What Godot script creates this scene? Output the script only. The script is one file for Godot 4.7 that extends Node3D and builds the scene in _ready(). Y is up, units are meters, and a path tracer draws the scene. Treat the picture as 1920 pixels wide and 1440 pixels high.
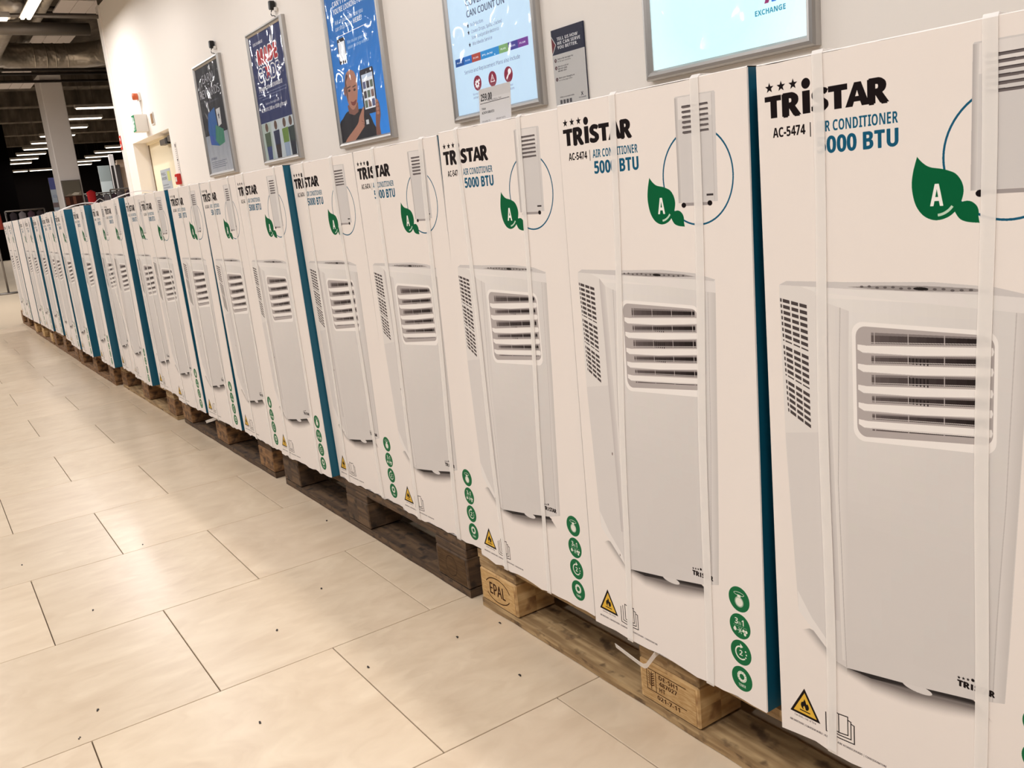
extends Node3D
# A long row of boxed air conditioners standing on pallets before a shop wall.

const CAM := Vector3(1.15737, 0.91522, 0.87969)
const BW := 0.383      # carton width
const BH := 0.879      # carton height
const BD := 0.36       # carton depth
const ZW := -2.0       # face of the shop wall
const YL := 3.6        # height of the strip lights
const WARM := Color(1.0, 0.985, 0.978)
const LAMP_ENERGY := 3.55
const GLOW := 3.0

var M := {}
var cache := {}
var rng := RandomNumberGenerator.new()
var bold: SystemFont
var plain: SystemFont

func _ready() -> void:
	rng.seed = 7
	setup_view()
	materials()
	room()
	floor_tiles()
	ceiling_things()
	cartons_and_pallets()
	wall_things()
	backdrop_things()

# ------------------------------------------------------------------ camera, sky, lights
func setup_view() -> void:
	var yaw := 0.9944306644
	var pitch := -0.2202501879
	var roll := -0.0998628345
	var cam := Camera3D.new()
	cam.name = "camera"
	cam.basis = Basis(Vector3.UP, yaw) * Basis(Vector3.RIGHT, pitch) * Basis(Vector3.BACK, roll)
	cam.position = CAM
	cam.fov = rad_to_deg(2.0 * atan(720.0 / 1665.74))
	cam.near = 0.02
	cam.far = 200.0
	cam.current = true
	add_child(cam)
	var we := WorldEnvironment.new()
	we.name = "surroundings"
	var e := Environment.new()
	e.background_mode = Environment.BG_COLOR
	e.background_color = Color(0.05, 0.045, 0.04)
	e.background_energy_multiplier = 0.3
	e.ambient_light_source = Environment.AMBIENT_SOURCE_DISABLED
	e.tonemap_mode = Environment.TONE_MAPPER_LINEAR
	e.tonemap_exposure = 1.0
	e.sdfgi_enabled = true
	e.ssao_enabled = true
	e.ssil_enabled = true
	we.environment = e
	add_child(we)

func area(at: Vector3, size: Vector2, energy: float, col: Color, turn := Vector3(-90, 0, 0)) -> void:
	var l := AreaLight3D.new()
	l.name = "area_lamp"
	l.area_size = size
	l.light_energy = energy
	l.light_color = col
	l.position = at
	l.rotation_degrees = turn
	l.shadow_enabled = true
	l.set("area_range", 40.0)
	l.set("area_attenuation", 2.0)
	add_child(l, true)

# ------------------------------------------------------------------ naming
func meta(o: Node, label: String, category: String, group := "") -> void:
	if label: o.set_meta("label", label)
	if category: o.set_meta("category", category)
	if group: o.set_meta("group", group)

func numbered(n: String) -> String:
	if not has_node(NodePath(n)): return n
	var k := 1
	while has_node(NodePath("%s_%03d" % [n, k])): k += 1
	return "%s_%03d" % [n, k]

func thing(n: String, label: String, category: String, at := Vector3.ZERO, group := "") -> Node3D:
	var o := Node3D.new()
	o.name = numbered(n)
	o.position = at
	meta(o, label, category, group)
	add_child(o)
	return o

func part(n: String, mesh: Mesh, mat: Material, parent: Node, at := Vector3.ZERO, turn := Vector3.ZERO) -> MeshInstance3D:
	var o := MeshInstance3D.new()
	o.mesh = mesh
	if mat: o.material_override = mat
	var nm := n
	var k := 1
	while parent.has_node(NodePath(nm)):
		nm = "%s_%03d" % [n, k]
		k += 1
	o.name = nm
	o.position = at
	o.rotation_degrees = turn
	o.cast_shadow = GeometryInstance3D.SHADOW_CASTING_SETTING_ON
	parent.add_child(o)
	return o

func solid(n: String, label: String, category: String, mesh: Mesh, mat: Material, at := Vector3.ZERO, group := "", turn := Vector3.ZERO) -> MeshInstance3D:
	var o := part(n, mesh, mat, self, at, turn)
	meta(o, label, category, group)
	return o

func struct(n: String, mesh: Mesh, mat: Material, at := Vector3.ZERO) -> MeshInstance3D:
	var o := part(n, mesh, mat, self, at)
	o.set_meta("kind", "structure")
	return o

# ------------------------------------------------------------------ shapes
func tri(st: SurfaceTool, a: Vector3, b: Vector3, c: Vector3, outward: Vector3) -> void:
	if (b - a).cross(c - a).dot(outward) > 0.0:
		var t := b
		b = c
		c = t
	st.add_vertex(a)
	st.add_vertex(b)
	st.add_vertex(c)

func quad(st: SurfaceTool, a: Vector3, b: Vector3, c: Vector3, d: Vector3, outward: Vector3) -> void:
	tri(st, a, b, c, outward)
	tri(st, a, c, d, outward)

func started() -> SurfaceTool:
	var st := SurfaceTool.new()
	st.begin(Mesh.PRIMITIVE_TRIANGLES)
	st.set_smooth_group(-1)
	return st

func done(st: SurfaceTool) -> ArrayMesh:
	st.generate_normals()
	return st.commit()

func add_box(st: SurfaceTool, at: Vector3, size: Vector3, c := 0.0, xf := Transform3D.IDENTITY) -> void:
	var h := size * 0.5
	var q := func(sx: int, sy: int, sz: int, ax: int) -> Vector3:
		var v := Vector3(sx * h.x, sy * h.y, sz * h.z)
		if ax != 0: v.x -= sx * c
		if ax != 1: v.y -= sy * c
		if ax != 2: v.z -= sz * c
		return xf * (at + v)
	var ctr := xf * at
	for ax in 3:
		for s in [-1, 1]:
			var p: Array = []
			for uv in [[-1, -1], [1, -1], [1, 1], [-1, 1]]:
				var g: Array = [s, uv[0], uv[1]] if ax == 0 else ([uv[0], s, uv[1]] if ax == 1 else [uv[0], uv[1], s])
				p.append(q.call(g[0], g[1], g[2], ax))
			quad(st, p[0], p[1], p[2], p[3], (p[0] + p[2]) * 0.5 - ctr)
	if c <= 0.0: return
	for a in [[0, 1], [0, 2], [1, 2]]:
		for s in [-1, 1]:
			for t in [-1, 1]:
				var p: Array = []
				var third: int = 3 - a[0] - a[1]
				for e in [[a[0], -1], [a[0], 1], [a[1], 1], [a[1], -1]]:
					var g := [0, 0, 0]
					g[a[0]] = s
					g[a[1]] = t
					g[third] = e[1]
					p.append(q.call(g[0], g[1], g[2], e[0]))
				quad(st, p[0], p[1], p[2], p[3], (p[0] + p[2]) * 0.5 - ctr)
	for sx in [-1, 1]:
		for sy in [-1, 1]:
			for sz in [-1, 1]:
				var a: Vector3 = q.call(sx, sy, sz, 0)
				var b: Vector3 = q.call(sx, sy, sz, 1)
				var d: Vector3 = q.call(sx, sy, sz, 2)
				tri(st, a, b, d, a - ctr)

func box(size: Vector3, c := 0.0) -> ArrayMesh:
	var key := "b%s_%s" % [size, c]
	if not cache.has(key):
		var st := started()
		add_box(st, Vector3.ZERO, size, c)
		cache[key] = done(st)
	return cache[key]

func add_tube(st: SurfaceTool, pts: Array, r: float, n := 10, caps := true) -> void:
	var rings: Array = []
	for i in pts.size():
		var d: Vector3 = (pts[mini(i + 1, pts.size() - 1)] - pts[maxi(i - 1, 0)]).normalized()
		var up := Vector3.UP if absf(d.y) < 0.9 else Vector3.RIGHT
		var u := d.cross(up).normalized()
		var v := u.cross(d).normalized()
		var ring: Array = []
		for k in n:
			var a := TAU * k / n
			ring.append(pts[i] + (u * cos(a) + v * sin(a)) * r)
		rings.append(ring)
	for i in pts.size() - 1:
		var mid: Vector3 = (pts[i] + pts[i + 1]) * 0.5
		for k in n:
			var k2 := (k + 1) % n
			var a: Vector3 = rings[i][k]
			var b: Vector3 = rings[i][k2]
			var c: Vector3 = rings[i + 1][k2]
			var d2: Vector3 = rings[i + 1][k]
			quad(st, a, b, c, d2, (a + c) * 0.5 - mid)
	if caps:
		for e in [0, pts.size() - 1]:
			var o: Vector3 = pts[e] - pts[1 if e == 0 else e - 1]
			for k in n:
				tri(st, pts[e], rings[e][k], rings[e][(k + 1) % n], o)

func tube(pts: Array, r: float, n := 10) -> ArrayMesh:
	var st := SurfaceTool.new()
	st.begin(Mesh.PRIMITIVE_TRIANGLES)
	st.set_smooth_group(0 if n > 6 else -1)
	add_tube(st, pts, r, n)
	return done(st)

# a ribbon with thickness that follows a line of points; across = its width direction
func ribbon(pts: Array, across: Vector3, w: float, th: float) -> ArrayMesh:
	var st := started()
	var rows: Array = []
	for i in pts.size():
		var d: Vector3 = (pts[mini(i + 1, pts.size() - 1)] - pts[maxi(i - 1, 0)]).normalized()
		var n := d.cross(across).normalized() * th * 0.5
		var a := across * w * 0.5
		rows.append([pts[i] - a - n, pts[i] + a - n, pts[i] + a + n, pts[i] - a + n])
	for i in pts.size() - 1:
		var mid: Vector3 = (pts[i] + pts[i + 1]) * 0.5
		for k in 4:
			var k2 := (k + 1) % 4
			quad(st, rows[i][k], rows[i][k2], rows[i + 1][k2], rows[i + 1][k], (rows[i][k] + rows[i + 1][k2]) * 0.5 - mid)
	for e in [0, pts.size() - 1]:
		quad(st, rows[e][0], rows[e][1], rows[e][2], rows[e][3], pts[e] - pts[1 if e == 0 else e - 1])
	return done(st)

# a panel whose +z face carries a print (uv 0..1), the rest is the edge
func sheet(w: float, h: float, d: float) -> ArrayMesh:
	var key := "s%s_%s_%s" % [w, h, d]
	if cache.has(key): return cache[key]
	var st := SurfaceTool.new()
	st.begin(Mesh.PRIMITIVE_TRIANGLES)
	for p in [[0, 0], [0, 1], [1, 1], [0, 0], [1, 1], [1, 0]]:
		st.set_normal(Vector3(0, 0, 1))
		st.set_tangent(Plane(1, 0, 0, 1))
		st.set_uv(Vector2(p[0], 1 - p[1]))
		st.add_vertex(Vector3((p[0] - 0.5) * w, (p[1] - 0.5) * h, d * 0.5))
	var m: ArrayMesh = st.commit()
	st = started()
	var x := w * 0.5
	var y := h * 0.5
	var z := d * 0.5
	quad(st, Vector3(-x, -y, -z), Vector3(x, -y, -z), Vector3(x, y, -z), Vector3(-x, y, -z), Vector3(0, 0, -1))
	quad(st, Vector3(-x, -y, -z), Vector3(x, -y, -z), Vector3(x, -y, z), Vector3(-x, -y, z), Vector3(0, -1, 0))
	quad(st, Vector3(-x, y, -z), Vector3(x, y, -z), Vector3(x, y, z), Vector3(-x, y, z), Vector3(0, 1, 0))
	quad(st, Vector3(-x, -y, -z), Vector3(-x, y, -z), Vector3(-x, y, z), Vector3(-x, -y, z), Vector3(-1, 0, 0))
	quad(st, Vector3(x, -y, -z), Vector3(x, y, -z), Vector3(x, y, z), Vector3(x, -y, z), Vector3(1, 0, 0))
	st.generate_normals()
	m = st.commit(m)
	cache[key] = m
	return m

func printed(n: String, w: float, h: float, d: float, face: Material, edge: Material, parent: Node, at: Vector3, turn := Vector3.ZERO) -> MeshInstance3D:
	var o := part(n, sheet(w, h, d), null, parent, at, turn)
	o.set_surface_override_material(0, face)
	o.set_surface_override_material(1, edge)
	return o

# ------------------------------------------------------------------ materials
func mat(n: String, col: Color, rough := 0.7, metal := 0.0) -> StandardMaterial3D:
	var m := StandardMaterial3D.new()
	m.resource_name = n
	m.albedo_color = col
	m.roughness = rough
	m.metallic = metal
	M[n] = m
	return m

func rgb(r: float, g: float, b: float) -> Color:
	return Color(r / 255.0, g / 255.0, b / 255.0)

func noise_tex(freq: float, ramp: Array, seed_: int, size := 256, octaves := 4, normal := false, strength := 4.0) -> NoiseTexture2D:
	var f := FastNoiseLite.new()
	f.seed = seed_
	f.noise_type = FastNoiseLite.TYPE_SIMPLEX_SMOOTH
	f.frequency = freq
	f.fractal_octaves = octaves
	var t := NoiseTexture2D.new()
	t.width = size
	t.height = size
	t.seamless = true
	t.noise = f
	if normal:
		t.as_normal_map = true
		t.bump_strength = strength
	elif ramp.size():
		var g := Gradient.new()
		var offs := PackedFloat32Array()
		var cols := PackedColorArray()
		for r in ramp:
			offs.append(r[0])
			cols.append(r[1])
		g.offsets = offs
		g.colors = cols
		t.color_ramp = g
	return t

func grain(a: Color, b: Color, dark: Color, seed_: int) -> ImageTexture:
	var f := FastNoiseLite.new()
	f.seed = seed_
	f.frequency = 0.02
	f.fractal_octaves = 4
	var im := Image.create(256, 256, false, Image.FORMAT_RGB8)
	for y in 256:
		for x in 256:
			var n := f.get_noise_2d(x * 0.35, y * 3.2)
			var k := f.get_noise_2d(x * 1.1 + 500.0, y * 1.4 + 90.0)
			var c := a.lerp(b, clampf(0.5 + n * 1.3, 0.0, 1.0))
			c = c.lerp(dark, clampf(k * 2.2 - 0.35, 0.0, 0.85))
			im.set_pixel(x, y, c)
	return ImageTexture.create_from_image(im)

func wood(n: String, a: Color, b: Color, dark: Color, seed_: int, scale := 2.6) -> void:
	var m := mat(n, Color.WHITE, 0.82)
	m.albedo_texture = grain(a, b, dark, seed_)
	m.uv1_triplanar = true
	m.uv1_scale = Vector3(scale, scale, scale)
	m.heightmap_enabled = true
	m.heightmap_texture = M["rough_noise"]
	m.heightmap_scale = 0.12

func stone_tex() -> ImageTexture:
	var f := FastNoiseLite.new()
	f.seed = 5
	f.frequency = 1.0
	f.fractal_octaves = 4
	var im := Image.create(512, 512, false, Image.FORMAT_RGB8)
	for y in 512:
		for x in 512:
			# wrapped on a torus, so that it repeats without a seam
			var a := TAU * x / 512.0
			var b := TAU * y / 512.0
			var p := Vector3(cos(a) * (1.2 + 0.45 * cos(b)), sin(a) * (1.2 + 0.45 * cos(b)), 0.45 * sin(b))
			var n := f.get_noise_3dv(p * 1.6)
			var k := f.get_noise_3dv(Vector3(p.x * 2.2 + 9.0, p.y * 2.2, p.z * 9.0 + n * 1.5))
			var t := clampf(0.5 + n * 0.55 + k * 0.45, 0.0, 1.0)
			var w := Color(0.822, 0.738, 0.636).lerp(Color(0.888, 0.815, 0.716), t)
			im.set_pixel(x, y, w)
	return ImageTexture.create_from_image(im)

func materials() -> void:
	bold = SystemFont.new()
	bold.font_names = PackedStringArray(["Droid Sans"])
	bold.font_weight = 700
	plain = SystemFont.new()
	plain.font_names = PackedStringArray(["Droid Sans"])
	M["rough_noise"] = noise_tex(0.03, [], 31, 256, 4)
	M["soft_noise"] = noise_tex(0.012, [], 12, 256, 3)
	# floor tiles: ivory stone, faint clouds, waxed
	for i in 5:
		var m := mat("ivory_stone_%d" % i, Color.WHITE, 0.3)
		var k := [1.0, 0.975, 1.015, 0.985, 1.0][i] as float
		m.albedo_color = Color(k, k, k * 0.995).clamp()
		if not M.has("stone_tex"):
			M["stone_tex"] = stone_tex()
		m.albedo_texture = M["stone_tex"]
		m.roughness = 0.28
		m.metallic_specular = 0.42
		m.uv1_triplanar = true
		m.uv1_world_triplanar = true
		m.uv1_scale = Vector3(0.9, 0.9, 0.9)
		m.uv1_offset = Vector3(i * 0.37, 0, i * 0.61)
	mat("joint", rgb(88, 70, 52), 0.85)
	mat("far_stone", rgb(218, 200, 175), 0.26)
	var w := mat("wall_paint", rgb(247, 240, 232), 0.6)
	w.heightmap_enabled = true
	w.heightmap_texture = M["rough_noise"]
	w.heightmap_scale = 0.02
	w.uv1_triplanar = true
	w.uv1_world_triplanar = true
	w.uv1_scale = Vector3(3, 3, 3)
	mat("door_paint", rgb(246, 234, 205), 0.45)
	mat("door_dark", rgb(120, 104, 84), 0.6)
	mat("white_trim", rgb(238, 232, 226), 0.5)
	var c := mat("concrete", Color.WHITE, 0.95)
	c.albedo_texture = noise_tex(0.02, [[0.0, rgb(62, 54, 46)], [0.5, rgb(86, 77, 67)], [1.0, rgb(112, 101, 89)]], 77, 256, 5)
	c.uv1_triplanar = true
	c.uv1_world_triplanar = true
	c.uv1_scale = Vector3(0.25, 0.25, 0.6)
	mat("dark_wall", rgb(20, 17, 16), 0.9)
	mat("black_wall", rgb(6, 5, 5), 0.95)
	M["dark_wall"].metallic_specular = 0.05
	M["black_wall"].metallic_specular = 0.02
	mat("store_wall", rgb(96, 86, 78), 0.9)
	mat("tan_wall", rgb(196, 172, 150), 0.8)
	mat("column_paint", rgb(240, 234, 231), 0.6)
	mat("grey_panel", rgb(226, 217, 214), 0.9)
	var d := mat("duct_metal", rgb(178, 170, 160), 0.36, 0.85)
	d.heightmap_enabled = true
	d.heightmap_texture = M["soft_noise"]
	d.heightmap_scale = 2.2
	d.uv1_triplanar = true
	d.uv1_world_triplanar = true
	d.uv1_scale = Vector3(1.2, 1.2, 1.2)
	mat("grey_metal", rgb(120, 113, 106), 0.5, 0.6)
	mat("dark_metal", rgb(48, 42, 40), 0.6, 0.3)
	mat("lamp_body", rgb(232, 226, 218), 0.5)
	var g := mat("lamp_glow", rgb(255, 250, 240), 0.5)
	g.emission_enabled = true
	g.emission = rgb(255, 246, 232)
	g.emission_energy_multiplier = GLOW
	# cartons
	var teal := mat("teal_board", rgb(2, 90, 116), 0.5)
	teal.heightmap_enabled = true
	teal.heightmap_texture = M["rough_noise"]
	teal.heightmap_scale = 0.03
	mat("white_board", rgb(236, 227, 221), 0.6)
	mat("inner_board", rgb(166, 132, 96), 0.85)
	var s := mat("strap_film", Color(1.0, 0.985, 0.97, 0.52), 0.32)
	s.transparency = BaseMaterial3D.TRANSPARENCY_ALPHA
	# pallets
	wood("pine", rgb(206, 172, 122), rgb(176, 138, 88), rgb(128, 92, 56), 3)
	wood("chip", rgb(196, 164, 118), rgb(166, 130, 84), rgb(112, 80, 48), 8, 6.0)
	wood("grey_wood", rgb(182, 154, 112), rgb(140, 112, 76), rgb(84, 64, 44), 14)
	wood("dark_wood", rgb(104, 80, 56), rgb(74, 56, 40), rgb(40, 30, 22), 21)
	wood("brown_wood", rgb(150, 112, 72), rgb(112, 80, 50), rgb(64, 44, 28), 27)
	# wall things
	mat("aluminium", rgb(186, 183, 180), 0.32, 0.8)
	mat("aluminium_dark", rgb(96, 98, 102), 0.5, 0.5)
	mat("black_plastic", rgb(20, 18, 18), 0.5)
	mat("red_plastic", rgb(200, 34, 28), 0.4)
	mat("white_plastic", rgb(242, 238, 232), 0.4)
	mat("orange_lens", rgb(206, 96, 52), 0.3)
	mat("brown_plate", rgb(150, 112, 66), 0.5)
	mat("paper_edge", rgb(220, 216, 210), 0.7)
	mat("navy_edge", rgb(34, 38, 62), 0.6)
	var film := mat("clear_film", Color(1, 1, 1, 0.02), 0.05)
	film.transparency = BaseMaterial3D.TRANSPARENCY_ALPHA
	film.metallic_specular = 0.24
	film.heightmap_enabled = true
	var crease: NoiseTexture2D = noise_tex(0.008, [], 55, 512, 1)
	(crease.noise as FastNoiseLite).fractal_type = FastNoiseLite.FRACTAL_RIDGED
	film.heightmap_texture = crease
	film.heightmap_scale = 0.65
	film.uv1_triplanar = true
	film.uv1_scale = Vector3(1.1, 0.8, 1.1)
	mat("dark_cloth", rgb(44, 36, 40), 0.95)
	mat("plum_cloth", rgb(66, 46, 56), 0.95)
	mat("red_cloth", rgb(196, 30, 34), 0.8)
	mat("orange_cloth", rgb(140, 52, 36), 0.9)
	mat("grey_cloth", rgb(110, 104, 106), 0.95)

# ------------------------------------------------------------------ a drawing board for flat print
class Board:
	var im: Image
	var w: float
	var h: float
	var sx: float
	var sy: float
	var ss: int
	var bold_font: Font
	var plain_font: Font
	func _init(px: int, py: int, w_: float, h_: float, bg: Color, ss_ := 2) -> void:
		w = w_
		h = h_
		ss = ss_
		im = Image.create(px * ss, py * ss, false, Image.FORMAT_RGB8)
		im.fill(bg)
		sx = px * ss / w
		sy = py * ss / h
	func polys(rings: Array, col: Color) -> void:
		var edges: Array = []
		var y0 := 1e9
		var y1 := -1e9
		for ring in rings:
			for i in ring.size():
				var a: Vector2 = ring[i]
				var b: Vector2 = ring[(i + 1) % ring.size()]
				var ay := (h - a.y) * sy
				var by := (h - b.y) * sy
				y0 = minf(y0, minf(ay, by))
				y1 = maxf(y1, maxf(ay, by))
				if absf(ay - by) > 1e-6: edges.append([minf(ay, by), maxf(ay, by), a.x * sx if ay < by else b.x * sx, (b.x - a.x) * sx / (by - ay)])
		for row in range(maxi(0, floori(y0)), mini(im.get_height(), ceili(y1) + 1)):
			var yc := row + 0.5
			var xs := PackedFloat32Array()
			for e in edges:
				if yc >= e[0] and yc < e[1]: xs.append(e[2] + (yc - e[0]) * e[3])
			xs.sort()
			for k in range(0, xs.size() - 1, 2):
				var p := roundi(xs[k])
				var q := roundi(xs[k + 1])
				if q > p: im.fill_rect(Rect2i(p, row, q - p, 1), col)
	func poly(pts: Array, col: Color) -> void:
		var r: Array = []
		for p in pts: r.append(p if p is Vector2 else Vector2(p[0], p[1]))
		polys([r], col)
	func rect(x0: float, y0: float, x1: float, y1: float, col: Color) -> void:
		poly([[x0, y0], [x1, y0], [x1, y1], [x0, y1]], col)
	func arc(cx: float, cy: float, rx: float, ry: float, a0 := 0.0, a1 := TAU, n := 48) -> Array:
		var r: Array = []
		for i in n + 1: r.append(Vector2(cx + rx * cos(lerpf(a0, a1, float(i) / n)), cy + ry * sin(lerpf(a0, a1, float(i) / n))))
		return r
	func ell(cx: float, cy: float, rx: float, ry: float, col: Color) -> void:
		polys([arc(cx, cy, rx, ry)], col)
	func ring(cx: float, cy: float, r0: float, r1: float, col: Color, a0 := 0.0, a1 := TAU) -> void:
		var o := arc(cx, cy, r1, r1, a0, a1, 64)
		var i := arc(cx, cy, r0, r0, a0, a1, 64)
		i.reverse()
		o.append_array(i)
		polys([o], col)
	func line(pts: Array, wd: float, col: Color) -> void:
		for i in pts.size() - 1:
			var a := Vector2(pts[i][0], pts[i][1])
			var b := Vector2(pts[i + 1][0], pts[i + 1][1])
			var n := (b - a).normalized() * wd * 0.5
			var t := Vector2(-n.y, n.x)
			poly([a - n + t, b + n + t, b + n - t, a - n - t], col)
	# quads between a left and a right edge, colour running across
	func band(tl: Vector2, bl: Vector2, tr: Vector2, br: Vector2, ca: Color, cb: Color, n := 24) -> void:
		for i in n:
			var u := float(i) / n
			var v := float(i + 1) / n
			poly([tl.lerp(tr, u), tl.lerp(tr, v), bl.lerp(br, v), bl.lerp(br, u)], ca.lerp(cb, (u + v) * 0.5))
	func star(cx: float, cy: float, r: float, col: Color) -> void:
		var p: Array = []
		for i in 10: p.append(Vector2(cx + sin(i * PI / 5) * r * (1.0 if i % 2 == 0 else 0.42), cy + cos(i * PI / 5) * r * (1.0 if i % 2 == 0 else 0.42)))
		polys([p], col)
	# text with its left end at x, its baseline at y, capitals hh high, fitted to width ww (0: natural)
	func text(s: String, x: float, y: float, hh: float, ww: float, col: Color, heavy := true, fat := 0.0, slope := 0.0) -> void:
		var tm := TextMesh.new()
		tm.font = bold_font if heavy else plain_font
		tm.font_size = 48
		tm.pixel_size = 0.01
		tm.depth = 0.0
		tm.curve_step = 1.5
		tm.text = "H"
		var cap: AABB = tm.get_aabb()
		var v0: PackedVector3Array = tm.surface_get_arrays(0)[Mesh.ARRAY_VERTEX]
		var top := -1e9
		var base := 1e9
		for p in v0:
			top = maxf(top, p.y)
			base = minf(base, p.y)
		tm.text = s
		var v: PackedVector3Array = tm.surface_get_arrays(0)[Mesh.ARRAY_VERTEX]
		var lo := 1e9
		var hi := -1e9
		for p in v:
			lo = minf(lo, p.x)
			hi = maxf(hi, p.x)
		var ky := hh / (top - base)
		var kx := (ww - fat) / (hi - lo) if ww > 0.0 else ky
		var offs: Array = [Vector2.ZERO]
		if fat > 0.0: offs = [Vector2.ZERO, Vector2(fat, 0), Vector2(fat * 0.5, fat * 0.35), Vector2(fat * 0.5, -fat * 0.35), Vector2(fat * 0.25, 0), Vector2(fat * 0.75, 0)]
		for o in offs:
			for i in range(0, v.size(), 3):
				var r: Array = []
				for k in 3:
					var px := (v[i + k].x - lo) * kx
					r.append(Vector2(x + px, y + (v[i + k].y - base) * ky + px * slope) + o)
				polys([r], col)
	func tex() -> ImageTexture:
		if ss > 1: im.resize(im.get_width() / ss, im.get_height() / ss, Image.INTERPOLATE_LANCZOS)
		return ImageTexture.create_from_image(im)

func board(px: int, py: int, w: float, h: float, bg: Color, ss := 2) -> Board:
	var b := Board.new(px, py, w, h, bg, ss)
	b.bold_font = bold
	b.plain_font = plain
	return b

func print_mat(n: String, b: Board, rough := 0.5, glow := 0.0) -> StandardMaterial3D:
	var m := mat(n, Color.WHITE, rough)
	m.metallic_specular = 0.22
	m.albedo_texture = b.tex()
	if glow > 0.0:
		m.emission_enabled = true
		m.emission = Color.BLACK
		m.emission_texture = m.albedo_texture
		m.emission_energy_multiplier = glow
	return m

# ------------------------------------------------------------------ the print on a carton front (metres from its lower left corner)
func carton_print() -> StandardMaterial3D:
	var paper := rgb(233, 225, 219)
	var b := board(1024, 2048, BW, BH, paper, 2)
	var ink := rgb(22, 14, 16)
	var blue := rgb(20, 86, 116)
	var green := rgb(0, 92, 54)
	# the big appliance: side panel, front, door panel
	var grey := rgb(214, 210, 207)
	var lite := rgb(229, 225, 221)
	b.poly([[0.0216, 0.600], [0.0222, 0.6195], [0.0326, 0.6244], [0.12, 0.6255], [0.218, 0.6284], [0.2819, 0.6252], [0.3178, 0.618], [0.3178, 0.6055], [0.3107, 0.408], [0.305, 0.2542], [0.3006, 0.1691], [0.2646, 0.158], [0.1983, 0.1456], [0.1057, 0.1309], [0.0907, 0.134], [0.0569, 0.1653], [0.0344, 0.1921], [0.0315, 0.2503], [0.0237, 0.4084]], rgb(231, 226, 222))
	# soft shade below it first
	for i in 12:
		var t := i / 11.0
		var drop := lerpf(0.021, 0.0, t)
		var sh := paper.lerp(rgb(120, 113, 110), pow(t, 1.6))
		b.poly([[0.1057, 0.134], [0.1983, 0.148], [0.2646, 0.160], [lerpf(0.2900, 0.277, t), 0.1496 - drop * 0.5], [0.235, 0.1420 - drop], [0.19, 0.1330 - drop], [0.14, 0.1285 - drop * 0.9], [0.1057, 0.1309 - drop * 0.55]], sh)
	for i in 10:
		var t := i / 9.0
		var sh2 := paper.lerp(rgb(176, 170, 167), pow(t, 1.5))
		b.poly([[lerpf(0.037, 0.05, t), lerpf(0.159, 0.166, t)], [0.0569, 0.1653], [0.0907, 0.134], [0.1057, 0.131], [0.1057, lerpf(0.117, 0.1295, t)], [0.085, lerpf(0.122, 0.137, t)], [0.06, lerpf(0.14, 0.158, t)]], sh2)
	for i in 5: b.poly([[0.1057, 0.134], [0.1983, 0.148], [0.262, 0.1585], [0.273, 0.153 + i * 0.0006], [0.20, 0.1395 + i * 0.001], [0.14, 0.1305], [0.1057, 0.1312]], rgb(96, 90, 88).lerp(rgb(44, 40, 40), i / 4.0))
	b.ell(0.2, 0.1437, 0.0185, 0.0052, rgb(214, 209, 206))
	# front face, shaded across and downwards
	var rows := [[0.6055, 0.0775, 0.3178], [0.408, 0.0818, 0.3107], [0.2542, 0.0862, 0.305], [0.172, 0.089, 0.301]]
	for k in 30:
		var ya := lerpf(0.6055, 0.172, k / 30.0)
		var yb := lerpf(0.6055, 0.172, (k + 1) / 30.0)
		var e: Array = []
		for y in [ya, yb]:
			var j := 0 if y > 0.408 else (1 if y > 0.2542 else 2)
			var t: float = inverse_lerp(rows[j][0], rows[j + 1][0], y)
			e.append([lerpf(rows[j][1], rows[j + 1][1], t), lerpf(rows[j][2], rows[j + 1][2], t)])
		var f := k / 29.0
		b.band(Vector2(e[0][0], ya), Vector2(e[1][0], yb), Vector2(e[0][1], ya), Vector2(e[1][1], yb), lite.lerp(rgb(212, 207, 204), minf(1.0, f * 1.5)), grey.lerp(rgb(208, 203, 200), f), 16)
	b.poly([[0.0890, 0.1725], [0.301, 0.1725], [0.3006, 0.1691], [0.2646, 0.158], [0.1983, 0.1456], [0.1057, 0.1309], [0.0907, 0.134]], rgb(210, 205, 202))
	# side panel
	b.poly([[0.0216, 0.600], [0.0222, 0.6195], [0.0326, 0.6244], [0.07, 0.6245], [0.0775, 0.5954], [0.0822, 0.3673], [0.088, 0.1927], [0.0907, 0.134], [0.0569, 0.1653], [0.0344, 0.1921], [0.0315, 0.2503], [0.0237, 0.4084]], rgb(222, 217, 213))
	b.poly([[0.0237, 0.43], [0.080, 0.44], [0.0822, 0.3673], [0.088, 0.1927], [0.0907, 0.134], [0.0569, 0.1653], [0.0344, 0.1921], [0.0315, 0.2503]], rgb(214, 209, 206))
	b.poly([[0.0569, 0.1653], [0.0350, 0.186], [0.0340, 0.215], [0.055, 0.183], [0.086, 0.150], [0.0907, 0.134]], rgb(230, 225, 221))
	# edge roll between side and front
	b.band(Vector2(0.0745, 0.612), Vector2(0.0872, 0.1927), Vector2(0.0885, 0.600), Vector2(0.1005, 0.1927), rgb(196, 190, 188), rgb(214, 209, 206), 10)
	b.band(Vector2(0.0885, 0.600), Vector2(0.0995, 0.14), Vector2(0.118, 0.592), Vector2(0.1055, 0.14), rgb(224, 219, 215), rgb(212, 207, 204), 8)
	b.line([[0.1065, 0.595], [0.0990, 0.38], [0.1030, 0.2072], [0.1052, 0.1325]], 0.0009, rgb(178, 172, 170))
	# right edge
	b.band(Vector2(0.3025, 0.606), Vector2(0.2885, 0.1665), Vector2(0.3178, 0.6055), Vector2(0.3006, 0.1691), rgb(216, 211, 208), rgb(200, 195, 193), 8)
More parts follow.
